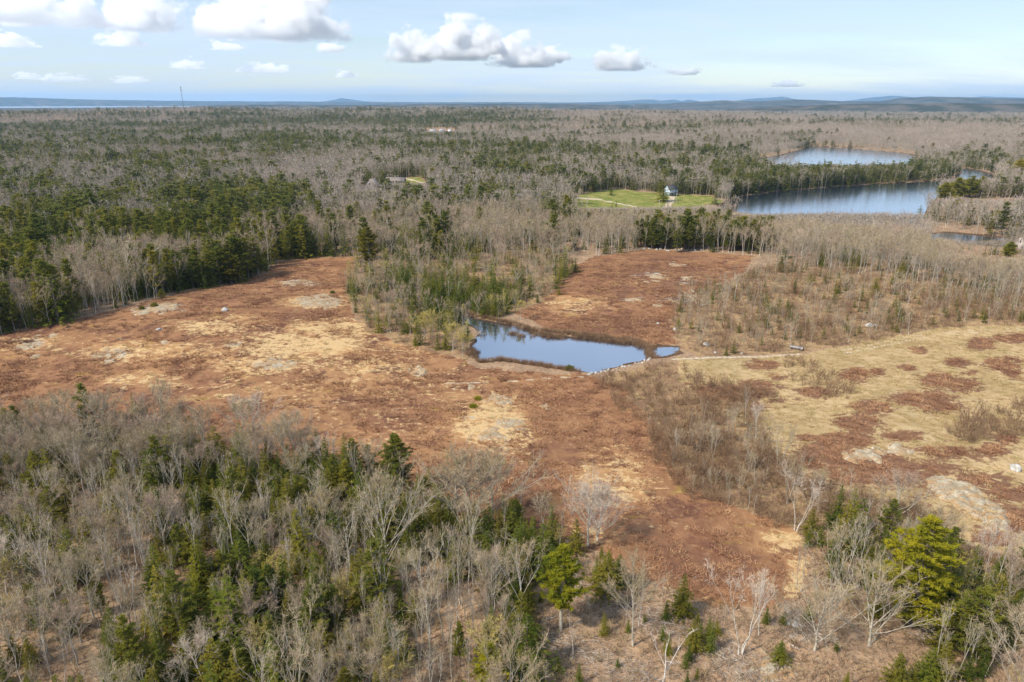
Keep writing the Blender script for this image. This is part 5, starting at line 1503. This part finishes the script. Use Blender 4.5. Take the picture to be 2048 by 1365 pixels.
for i in range(16):
    u = 1270 + 130 * i / 15 + rb.uniform(-3, 3); v = 500 + rb.uniform(-2, 3)
    x, y, z = at(u, v); w = rb.uniform(.35, .9)
    o = link('field_stone', rock_mesh('field_stone', 120 + i, w, w * .8, w * .6, 'boulder', 2, .25))
    o.location = (x, y, z + w * .2); o.rotation_euler = (0, 0, i)
    tag(o, ('first', 'second', 'third', 'fourth', 'fifth', 'sixth', 'seventh', 'eighth', 'ninth', 'tenth', 'eleventh', 'twelfth', '13th', '14th', '15th', 'last')[i] + ' white stone from the left in the row atop the upper field', 'stone', 'stones in the row along the top of the upper field')

# stone dam at the near end of the pond
dx_, dy_, dz_ = at(1235, 737)
dam = empty('stone_dam', (dx_, dy_, dz_))
tag(dam, 'low dam of stones and brush across the near end of the pond', 'dam')
for i in range(24):
    f = i / 23
    u = np.interp(f, [0, .4, .75, 1], [1178, 1232, 1285, 1302]) + rb.uniform(-2, 2); v = np.interp(f, [0, .4, .75, 1], [750, 738, 725, 717]) + rb.uniform(-2, 1.5)
    x, y, z = at(u, v); w = rb.uniform(.25, .6)
    o = link('stone', rock_mesh('stone', 150 + i, w, w * .8, w * .7, 'boulder', 2, .25), dam)
    o.location = (x - dx_, y - dy_, max(z, WATER_Z) - dz_ + w * .2); o.rotation_euler = (0, 0, i)

# stick pile on the spit: beaver lodge
x, y, z = at(960, 669)
lod = MB()
for i in range(70):
    a = rb.uniform(0, 6.28); r = rb.uniform(0, 2.4); zz = max(0, 1.0 - r * .42)
    p0 = np.array([math.cos(a) * r, math.sin(a) * r, zz * rb.uniform(.3, 1)]); dd = np.array([math.cos(a + rb.uniform(-1, 1)), math.sin(a + rb.uniform(-1, 1)), -.35]) * rb.uniform(.5, 1.2)
    lod.tube([p0 - dd * .5, p0 + dd * .5], [.05, .035], 4)
o = lod.build('beaver_lodge', MAT['dead_wood']); o.location = (x, y, max(z, WATER_Z) + .1)
tag(o, 'pale heap of sticks on the spit in the pond', 'beaver lodge')

# junipers and small evergreen bushes
def juniper(u, v, wpx, hr, lab, mat='bright_pine_needles'):
    x, y, z = at(u, v); w = px_size(u, v, wpx) * .5
    rg = np.random.default_rng(int(u))
    n = 420
    d = rg.normal(size=(n, 3)); d[:, 2] = np.abs(d[:, 2]); d /= np.linalg.norm(d, axis=1)[:, None]
    q = rg.uniform(.45, 1, (n, 1)); P0 = d * q * np.array([w, w, w * hr * 2])
    sz = w * .28
    P1 = P0 + (d + rg.normal(size=(n, 3)) * .5 + np.array([0, 0, .5])) * sz
    b = MB(); b.tris(blades(P0, P1, sz * .55, rg))
    e = empty('juniper', (x, y, z))
    b.build('crown', MAT[mat], e)
    s = MB()
    for k in range(5):
        a = k * 1.26
        s.tube([[0, 0, -.1], [math.cos(a) * w * .3, math.sin(a) * w * .3, w * hr], [math.cos(a) * w * .6, math.sin(a) * w * .6, w * hr * 1.3]], [.05, .04, .02], 4)
    s.build('stem', MAT['dark_bark'], e)
    tag(e, lab, 'juniper')
juniper(955, 800, 14, .5, 'upper of two round green junipers on the lichen ledge')
juniper(947, 815, 16, .35, 'lower of two round green junipers on the lichen ledge')
juniper(1140, 741, 18, .5, 'bright green juniper at the near tip of the pond', 'pine_needles')
juniper(284, 619, 10, .5, 'yellowish juniper at the left end of the long grey ledge', 'cedar_needles')
juniper(309, 613, 12, .5, 'yellowish juniper on top of the long grey ledge', 'cedar_needles')
juniper(665, 587, 9, .5, 'small green juniper at the right edge of the left field', 'pine_needles')

# ------------------------------------------------------------------ culvert pipe beside the track
x0, y0, z0 = at(1581, 697); x1, y1, z1 = at(1606, 702)
cu = empty('culvert_pipe', (x0, y0, z0))
b = MB(); n = 26
ax = np.array([x1 - x0, y1 - y0, z1 - z0]); Lc = np.linalg.norm(ax); axn = ax / Lc
pts = [axn * Lc * i / n + np.array([0, 0, .55]) for i in range(n + 1)]
b.tube(pts, [.52 + .03 * (i % 2) for i in range(n + 1)], 18, False)
b.tube(pts[::-1], [.46] * (n + 1), 18, False)
b.build('pipe', MAT['galvanised'], cu, True)
b = MB(); b.tube([pts[-1] - axn * .15, pts[-1] - axn * .05], [.45, .45], 18); b.build('bore_shade', MAT['opening'], cu)  # dark disc set in the pipe end as the shade of its hollow
for k in (6, 20):
    b = MB(); b.tube([pts[k] + [0, -.5, -.5], pts[k] + [0, .5, -.5]], [.1, .1], 6); b.build('support_log', MAT['dead_wood'], cu)
tag(cu, 'grey metal culvert pipe lying beside the track', 'pipe')

# ------------------------------------------------------------------ fallen logs and slash in the clearing
LOGS = [((1570, 1283), (1600, 1304), .13, 'straight pale log lying below the pale round boulder'), ((1470, 1343), (1483, 1360), .12, 'short pale log at the bottom edge of the slash'), ((1497, 1342), (1522, 1357), .11, 'thin pale log near the tan ledge at the bottom'),
        ((1852, 1287), (1896, 1290), .16, 'yellowish log lying across the gap in the conifers at the lower right'), ((1907, 1350), (1931, 1331), .16, 'pale stub log near the bottom right corner'), ((1322, 1262), (1338, 1242), .10, 'dark log leaning across the middle slash strip'),
        ((1270, 1244), (1294, 1254), .09, 'white log on the middle slash strip'), ((1094, 1241), (1112, 1235), .10, 'tan log left of the yellow-green pine trunk'), ((1580, 1240), (1606, 1256), .09, 'pale log right of the pale round boulder'), ((1628, 1268), (1646, 1280), .09, 'pale log under the fan-shaped bare tree'), ((1425, 1305), (1452, 1320), .10, 'pale log on the lower slash strip')]
for (p0, p1, r, lab) in LOGS:
    a, c = np.array(at(*p0)), np.array(at(*p1))
    o = empty('fallen_log', tuple(a))
    b = MB(); d = c - a; up = np.array([0, 0, r * .8 + .05])
    b.tube([up, d * .33 + up + rb.normal(size=3) * .04, d * .66 + up + rb.normal(size=3) * .04, d + up], [r, r * .92, r * .8, r * .62], 8)
    b.build('trunk', MAT['dead_wood'], o)
    for k in range(4):
        b = MB(); q = rb.uniform(.3, .9); s = d * q + up
        b.tube([s, s + np.array([rb.uniform(-.6, .6), rb.uniform(-.6, .6), rb.uniform(.2, .7)])], [r * .35, .015], 4)
        b.build('branch_stub', MAT['dead_wood'], o)
    tag(o, lab, 'log')
# one big fallen tree with its crown of limbs
a, c = np.array(at(1905, 1300)), np.array(at(1848, 1212))
o = empty('fallen_tree', tuple(a)); d = c - a
b = MB(); b.tube([[0, 0, .3], d * .4 + [.2, 0, .45], d * .75 + [.1, 0, .5], d + [0, 0, .6]], [.24, .19, .13, .05], 8); b.build('trunk', MAT['dead_wood'], o)
for k in range(16):
    b = MB(); q = rb.uniform(.25, .98); s = d * q + np.array([0, 0, .45]); L = rb.uniform(1.2, 3.2)
    e = s + d / np.linalg.norm(d) * L * .7 + np.array([rb.uniform(-1, .4) * L * .6, rb.uniform(-.5, .3) * L * .4, rb.uniform(.1, .5) * L * .5])
    b.tube([s, (s + e) / 2 + rb.normal(size=3) * .1, e], [.06, .04, .012], 4)
    b.build('limb', MAT['dead_wood'], o)
tag(o, 'large fallen tree with dry limbs in the gap right of the largest pine', 'fallen tree')

b = MB()
for line, w, n in (([(1150, 1162), (1205, 1192), (1265, 1228), (1370, 1258)], 3.4, 520), ([(1085, 1282), (1160, 1302), (1220, 1335), (1300, 1356)], 3.4, 620), ([(1395, 1262), (1450, 1312), (1525, 1370)], 3.6, 560), ([(1560, 1230), (1640, 1290)], 3.4, 260), ([(1840, 1260), (1890, 1290)], 2.8, 200)):
    L = [np.array(at(*q)) for q in line]
    seg = np.cumsum([0] + [np.linalg.norm(q1 - q0) for q0, q1 in zip(L[:-1], L[1:])])
    for i in range(n):
        s = rb.uniform(0, seg[-1]); p = np.array([np.interp(s, seg, [q[k] for q in L]) for k in range(3)])
        k = min(len(L) - 2, np.searchsorted(seg, s, 'right') - 1); dr = (L[k + 1] - L[k]) / np.linalg.norm(L[k + 1] - L[k])
        p = p + np.array([dr[1], -dr[0], 0]) * rb.normal(0, w * .5)
        dr = unit(dr + rb.normal(size=3) * np.array([.45, .45, .12])); ln = rb.uniform(.5, 2.4)
        b.tube([p - dr * ln / 2 + [0, 0, .1], p + dr * ln / 2 + [0, 0, rb.uniform(.08, .35)]], [rb.uniform(.02, .05), .015], 3, False)
tag(b.build('slash', MAT['dead_wood']), 'pinkish strips of cut branches strewn over the clearing', 'slash', kind='stuff')

# ------------------------------------------------------------------ low growth of the open ground
def lowgrowth():
    rg = np.random.default_rng(31)
    X, Y = candidates(60, 330, 1.05, 42)
    Z = height(X, Y)
    cv = cover(X, Y, Z)
    sd = water_sd(X, Y)
    pm = line_mask(X, Y, PATHS)
    n = len(X); r = rg.uniform(size=n)
    dens = fbm(X / 9, Y / 9, 91, 3)
    ok = (sd > .4) & (pm < .2)
    isl = ell_sum(*project(X, Y, Z), ISLAND)
    h_ok = ok & ((cv['heath'] > .5) & (cv['meadow'] < .5) & (r < .30 + .6 * dens - .32 * cv['straw']) | (cv['meadow'] > .5) & (isl > .75) & (r < .5))
    g_ok = ok & ~h_ok & ((cv['meadow'] > .5) & (r < .34 + .4 * dens) | (cv['heath'] > .5) & (r < .05 + .14 * cv['straw']) | (cv['scrub'] > .5) & (cv['heath'] < .5) & (r < .30))
    hm = [tuft(600 + i, .34, .95, 46, .075).mesh('heath_tuft', MAT['heath_twigs']) for i in range(4)]
    gm = [tuft(620 + i, .42, .7, 40, .055).mesh('grass_tuft', MAT['dry_grass']) for i in range(3)]
    for nm, lab, cat, sel, ms, lo, hi in (('heath', 'rust brown blueberry heath covering the open fields', 'heath', h_ok, hm, .6, 2.0), ('dry_grass', 'straw coloured dry grass tufts of meadow and fields', 'grass', g_ok, gm, .6, 1.6)):
        k = np.where(sel)[0]; s = rg.uniform(lo, hi, len(k))
        scatter(nm, lab, cat, np.stack([X[k], Y[k], Z[k]], 1), rg.uniform(0, 6.28, len(k)), np.stack([s * 1.2, s * 1.2, s], 1), rg.integers(0, len(ms), len(k)), ms)
    # dead ferns and brambles on the floor of the near woods
    X, Y = candidates(55, 180, 1.3, 42); Z = height(X, Y); cv = cover(X, Y, Z); u, v = project(X, Y, Z)
    k = np.where((v > 860) & (cv['heath'] < .5) & (cv['meadow'] < .5) & (rg.uniform(size=len(X)) < .85))[0]
    bm_ = [join2('brush', *(lambda a, c: (a, MAT['shrub_twigs'], c, MAT[m]))(*bush(640 + i, 1.1, 1.3, stems=8, per=5, tw=.03, fine=1))) for i, m in enumerate(['shrub_twigs', 'grey_twigs', 'dry_grass'])]
    s = rg.uniform(.5, 1.5, len(k))
    scatter('brushwood', 'knee-high brushwood on the floor of the near woods', 'brushwood', np.stack([X[k], Y[k], Z[k]], 1), rg.uniform(0, 6.28, len(k)), np.stack([s, s, s], 1), rg.integers(0, 3, len(k)), bm_)
    # sedges and drowned brush along the pond
    P = []
    for line, n_, wv in (([(1068, 667), (1105, 674), (1130, 676)], 60, 5), ([(1150, 672), (1200, 680), (1290, 691)], 170, 4), ([(1062, 662), (1140, 670), (1200, 676), (1288, 686)], 160, 3), ([(1296, 690), (1300, 704), (1306, 716)], 60, 6), ([(960, 727), (1000, 722), (1040, 727), (1100, 736), (1150, 746)], 150, 3), ([(946, 700), (944, 712), (952, 724)], 40, 3), ([(925, 625), (960, 636), (1020, 648), (1062, 660)], 90, 2), ([(1022, 668), (1050, 674)], 14, 2)):
        f = rg.uniform(0, 1, n_); t_ = np.linspace(0, 1, len(line))
        u = np.interp(f, t_, [q[0] for q in line]) + rg.normal(0, 5, n_); v = np.interp(f, t_, [q[1] for q in line]) + rg.normal(0, wv * .4, n_)
        x, y = unproj(u, v, WATER_Z); P.append(np.stack([x, y, np.maximum(height(x, y), WATER_Z - .15)], 1))
    P = np.concatenate(P)
    rm = [tuft(660 + i, 1.2, 1.2, 60, .055).mesh('sedge', MAT['shrub_twigs']) for i in range(3)]
    s = rg.uniform(.6, 1.4, len(P))
    scatter('sedges', 'brown sedges and drowned brush standing along the pond shore', 'sedges', P, rg.uniform(0, 6.28, len(P)), np.stack([s, s, s], 1), rg.integers(0, 3, len(P)), rm)
lowgrowth()

# ------------------------------------------------------------------ houses
def house(label, u, v, rz, w, d, wall_h, roof_h, wall, roof, wins=(), door=None, chimney=None, name='house', dx=0.0):
    """ridge runs along local x; w along x, d along y; wins: (side, along, z, w, h)"""
    x, y, z = at(u, v)
    o = empty(name, (x + dx, y, z), rz)
    b = MB()
    b.box((0, 0, wall_h / 2 - .2), (w, d, wall_h + .4))
    for s in (-1, 1):
        xx = s * w / 2
        b.poly([[xx - s * .15, -d / 2, wall_h], [xx - s * .15, d / 2, wall_h], [xx - s * .15, 0, wall_h + roof_h - .08], [xx, -d / 2, wall_h], [xx, d / 2, wall_h], [xx, 0, wall_h + roof_h - .08]], [[0, 2, 5, 3], [2, 1, 4, 5]], [[0, 1, 2], [3, 5, 4]])
    b.build('wall', MAT[wall], o)
    r = MB(); ov = .35
    for s in (-1, 1):
        y0_, y1_ = s * (d / 2 + ov), 0
        z0_, z1_ = wall_h - ov * roof_h / (d / 2), wall_h + roof_h
        t_ = .16
        P = [[xx, yy, zz + k] for k in (0, t_) for xx, yy, zz in ((-w / 2 - ov, y0_, z0_), (w / 2 + ov, y0_, z0_), (w / 2 + ov, y1_, z1_), (-w / 2 - ov, y1_, z1_))]
        r.poly(P, [[0, 1, 2, 3], [4, 5, 6, 7], [0, 1, 5, 4], [1, 2, 6, 5], [2, 3, 7, 6], [3, 0, 4, 7]])
    ro = r.build('roof', MAT[roof], o)
    if chimney is not None:
        c = MB(); c.box((chimney, 0, wall_h + roof_h + .35), (.7, .7, 1.9)); c.build('chimney', MAT['brick'], ro)
    for (side, al, zz, ww, hh) in wins:
        f, p = MB(), MB()
        cx, cy_, sx, sy = (al, -d / 2 - .03, ww, .10) if side == 'f' else (w / 2 + .03, al, .10, ww) if side == 'r' else (-w / 2 - .03, al, .10, ww)
        f.box((cx, cy_, zz), (sx + (.24 if sx == ww else 0), sy + (.24 if sy == ww else 0), hh + .24)); fo = f.build('window', MAT['white_paint'], o)
        off = (0, -.03) if side == 'f' else (.03, 0) if side == 'r' else (-.03, 0)
        p.box((cx + off[0], cy_ + off[1], zz), (sx, sy, hh)); p.build('pane', MAT['glass'], fo)
    if door:
        m = MB(); m.box((door[0], -d / 2 - .04, 1.0), (door[1], .1, door[2])); m.build('door', MAT[door[3]], o)
    return tag(o, label, 'house')
W2 = [('f', a, zz, .9, 1.4) for zz in (1.6, 4.3) for a in (-2.6, -.4, 2.6)] + [('r', a, zz, .9, 1.4) for zz in (1.6, 4.3) for a in (-1.8, 1.8)]
o = house('pale blue two-storey house with dark roof beside the tall dark spruce', 1341, 391, R(24), 8.5, 7, 5.6, 3.0, 'blue_paint', 'dark_roof', W2, (1.1, 1.0, 2.1, 'white_paint'), -2.2)
b = MB(); b.box((0, -4.6, .35), (8.3, 2.0, .3)); b.box((0, -4.6, 2.7), (8.6, 2.2, .15)); [b.box((a, -5.4, 1.5), (.15, .15, 2.4)) for a in (-4, -1.4, 1.4, 4)]; b.build('porch', MAT['dark_roof'], o)
o = house('grey shingled gabled house in the woods left of centre', 745, 380, R(90 - 12), 11, 9.5, 4.2, 5.0, 'grey_shingle', 'grey_shingle', [('l', a, 2.0, 1.0, 1.3) for a in (-2.6, 0, 2.6)] + [('l', 0, 5.6, 1.1, 1.3)], None, 2.0)
b = MB(); b.box((-1, 6.6, 1.3), (6, 3.6, 2.6)); b.build('lean_to', MAT['light_roof'], o)
o = house('small dark shed against the right side of the grey shingled house', 758, 379, R(80), 5, 5, 2.6, 1.2, 'dark_wall', 'grey_shingle', (), None, None, 'shed')
o['category'] = 'shed'
house('long low dark building behind the grey shingled house', 792, 367, R(-4), 17, 8, 2.6, 2.8, 'dark_wall', 'brown_roof', [('f', a, 1.5, 1.4, 1.1) for a in (-6, -3, 3, 6)], (0, 1.1, 2.0, 'white_paint'))
for i, (u, lab) in enumerate(((866, 'leftmost of three tiny white far houses'), (884, 'middle one of three tiny white far houses'), (900, 'rightmost of three tiny white far houses'))):
    house(lab, u, 265.5, R((-10, 15, 70)[i]), (16, 12, 11)[i], 8, 5.5, 3.2, 'white_paint', 'light_roof', [('f', a, 2.5, 1.2, 1.5) for a in (-3.5, 0, 3.5)])
house('house with pale pink gable and brown roof at the right edge', 2046, 500, R(12), 13, 8, 4.2, 3.6, 'pink_siding', 'brown_roof', [('l', -1.6, 2.2, .9, 1.3), ('l', 1.6, 2.2, .9, 1.3), ('l', 0, 5.0, .8, 1.1)] + [('f', a, 2.2, 1.0, 1.3) for a in (-4, -1, 2, 5)], (.6, 1.0, 2.0, 'white_paint'), 2.0, dx=3.0)

# ------------------------------------------------------------------ poles and the mast
for (u, v, h, lab) in ((1174, 417, 8.2, 'pale utility pole at the left end of the lawn'), (1318, 421, 7.4, 'pale utility pole in front of the lawn'), (1352, 406, 7.2, 'pale utility pole right of the drive')):
    x, y, z = at(u, v)
    o = empty('utility_pole', (x, y, z), .4)
    b = MB(); b.tube([[0, 0, -.4], [0, 0, h * .5], [0, 0, h]], [.22, .19, .16], 8); b.build('post', MAT['pole_wood'], o)
    b = MB(); b.box((0, -.14, h - .5), (2.2, .12, .14)); b.build('crossarm', MAT['pole_wood'], o)
    for k in (-.9, -.35, .35, .9):
        b = MB(); b.tube([[k, -.14, h - .43], [k, -.14, h - .33], [k, -.14, h - .22]], [.04, .07, .03], 6); b.build('insulator', MAT['white_paint'], o)
    tag(o, lab, 'utility pole', 'utility poles around the lawn')
x, y, z = at(367, 216)
dd_ = math.hypot(x, y); kk = 3300 / dd_
x, y = x * kk, y * kk; z = float(height(x, y)[0])
mh = CAM_Z + 3300 * math.tan(math.atan2(ray(361, 174)[2], math.hypot(*ray(361, 174)[:2]))) - z
o = empty('communication_mast', (x, y, z))
for k in range(3):
    a = k * 2.094
    b = MB(); b.tube([[math.cos(a) * 1.3, math.sin(a) * 1.3, 0], [math.cos(a) * .7, math.sin(a) * .7, mh]], [.30, .24], 5)
    b.build('leg', MAT['steel'], o)
b = MB()
for i in range(26):
    for k in range(3):
        a0, a1 = k * 2.094, (k + 1) * 2.094
        za, zb = mh * i / 26, mh * (i + 1) / 26
        ra, rb2 = 1.3 - .6 * i / 26, 1.3 - .6 * (i + 1) / 26
        b.tube([[math.cos(a0) * ra, math.sin(a0) * ra, za], [math.cos(a1) * rb2, math.sin(a1) * rb2, zb]], [.12, .12], 3, False)
b.build('lattice', MAT['steel'], o)
for zz in (mh - 2, mh - 12):
    b = MB()
    for k in range(6):
        a = k * 1.047
        b.box((math.cos(a) * 2.2, math.sin(a) * 2.2, zz), (.9, .9, 3.6), a)
    b.tube([[2.2 * math.cos(a * .5236), 2.2 * math.sin(a * .5236), zz] for a in range(13)], [.15] * 13, 4)
    b.build('antenna_ring', MAT['steel'], o)
tag(o, 'slender grey communication mast above the far woods at the left', 'mast')
# ------------------------------------------------------------------ cumulus clouds, far outside the haze
def cloud_mat():
    t = NT('cloud_vapour')
    tc = t.node('ShaderNodeTexCoord')
    p = tc.outputs['Object']
    oi = t.node('ShaderNodeObjectInfo')
    off = t.node('ShaderNodeVectorMath', operation='ADD')
    sc = t.node('ShaderNodeVectorMath', operation='MULTIPLY')
    t.l.new(oi.outputs['Location'], sc.inputs[0]); sc.inputs[1].default_value = (0.00137, 0.00171, 0.0)
    t.l.new(p, off.inputs[0]); t.l.new(sc.outputs[0], off.inputs[1])
    q = off.outputs[0]
    sep = t.node('ShaderNodeSeparateXYZ'); t.l.new(p, sep.inputs[0])
    z = sep.outputs['Z']
    # body: dome with a flat foot
    ln = t.node('ShaderNodeVectorMath', operation='LENGTH')
    m = t.node('ShaderNodeMapping'); m.inputs['Location'].default_value = (0, 0, 0.42); m.inputs['Scale'].default_value = (1.0, 1.0, 0.82)
    t.l.new(p, m.inputs[0]); t.l.new(m.outputs[0], ln.inputs[0])
    body = t.math('SUBTRACT', 0.66, ln.outputs['Value'])
    n1 = t.noise(q, 1.9, 2, 0.5)
    n2 = t.noise(q, 4.2, 6, 0.66)
    d = t.math('ADD', body, t.math('MULTIPLY', t.math('SUBTRACT', n1, 0.5), 2.0))
    d = t.math('ADD', d, t.math('MULTIPLY', t.math('SUBTRACT', n2, 0.5), 1.35))
    foot = t.step(z, -0.46, -0.26)
    edge = t.step(ln.outputs['Value'], 1.02, 0.86)
    dens = t.math('MULTIPLY', t.math('MULTIPLY', t.step(d, 0.0, 0.16), foot), edge)
    v = t.node('ShaderNodeVolumePrincipled')
    v.inputs['Color'].default_value = (0.998, 0.998, 0.998, 1)
    v.inputs['Anisotropy'].default_value = 0.0
    t.l.new(t.math('MULTIPLY', dens, CLOUD_DENS), v.inputs['Density'])
    t.l.new(v.outputs[0], t.out.inputs['Volume'])
    MAT['cloud'] = t.m
CLOUD_DENS = 0.007
cloud_mat()
import bmesh
def ico():
    bm = bmesh.new()
    bmesh.ops.create_icosphere(bm, subdivisions=3, radius=1.0)
    me = bpy.data.meshes.new('cloud'); bm.to_mesh(me); bm.free()
    me.materials.append(MAT['cloud'])
    return me
CLOUD_ME = ico()
CLOUDS = [  # centre u, centre v, half width, half height in pixels, distance, label
    (556, 14, 128, 80, 30000, 'largest white cumulus with a grey foot, at the top left of centre'),
    (285, 10, 78, 66, 30000, 'white cumulus second from the left at the top edge'),
    (40, 2, 112, 56, 30000, 'grey shaded cumulus at the top left corner'),
    (918, 84, 78, 46, 32000, 'roundest white cumulus, above the middle of the horizon'),
    (815, 92, 46, 42, 32000, 'ragged white cumulus left of the roundest one'),
    (1055, 106, 78, 36, 33000, 'flat white cumulus right of the roundest one'),
    (1240, 118, 58, 30, 33000, 'small white cumulus standing alone on the right'),
    (240, 74, 40, 24, 33000, 'small shaded cloud puff below the second cumulus'),
    (18, 80, 44, 18, 33000, 'small white cloud puff at the left edge'),
    (528, 135, 44, 14, 34000, 'small flat cloud puff low in the middle left'),
    (450, 90, 36, 13, 34000, 'faint cloud puff below the largest cumulus'),
    (376, 128, 28, 14, 34000, 'faint cloud puff above the mast'),
    (690, 148, 22, 10, 34000, 'tiny cloud puff low left of the middle'),
    (130, 156, 40, 10, 34000, 'faint flat cloud puff low at the left'),
    (55, 152, 26, 9, 34000, 'tiny cloud puff lowest at the left edge'),
    (262, 160, 34, 9, 34000, 'faint flat cloud puff left of the mast'),
    (1370, 142, 34, 11, 34000, 'faint cloud puff right of the lone cumulus'),
    (1572, 168, 30, 8, 34000, 'tiny cloud puff low on the right'),
    (660, 92, 26, 16, 33000, 'ragged scrap of cloud right of the largest cumulus'),
]
for (u, v, hw, hh, D, lab) in CLOUDS:
    dx, dy, dz = ray(u, v)
    k = D / math.hypot(dx, dy)
    o = link('cloud', CLOUD_ME)
    o.location = (dx * k, dy * k, CAM_Z + dz * k)
    pw = k / FPX
    o.scale = (hw * pw * 1.4, hw * pw * 1.2, hh * pw * 1.75)
    o.rotation_euler = (0, 0, -math.atan2(float(dx), float(dy)))
    tag(o, lab, 'cloud', 'cumulus clouds over the horizon')

# ------------------------------------------------------------------ the hazy air between camera and horizon
def haze():
    t = NT('pale_air')
    v = t.node('ShaderNodeVolumePrincipled')
    v.inputs['Color'].default_value = (0.38, 0.66, 1.0, 1)
    v.inputs['Density'].default_value = HAZE_DENS
    v.inputs['Anisotropy'].default_value = 0.0
    t.l.new(v.outputs[0], t.out.inputs['Volume'])
    b = MB(); b.box((0, 0, 0), (2, 2, 2))
    o = b.build('haze', t.m)
    o.location = (0, 1000, 185)
    o.scale = (35500, 36500, 215)
    tag(o, 'pale blue haze lying over the whole country', 'haze', kind='stuff')
HAZE_DENS = 4.0e-5
haze()
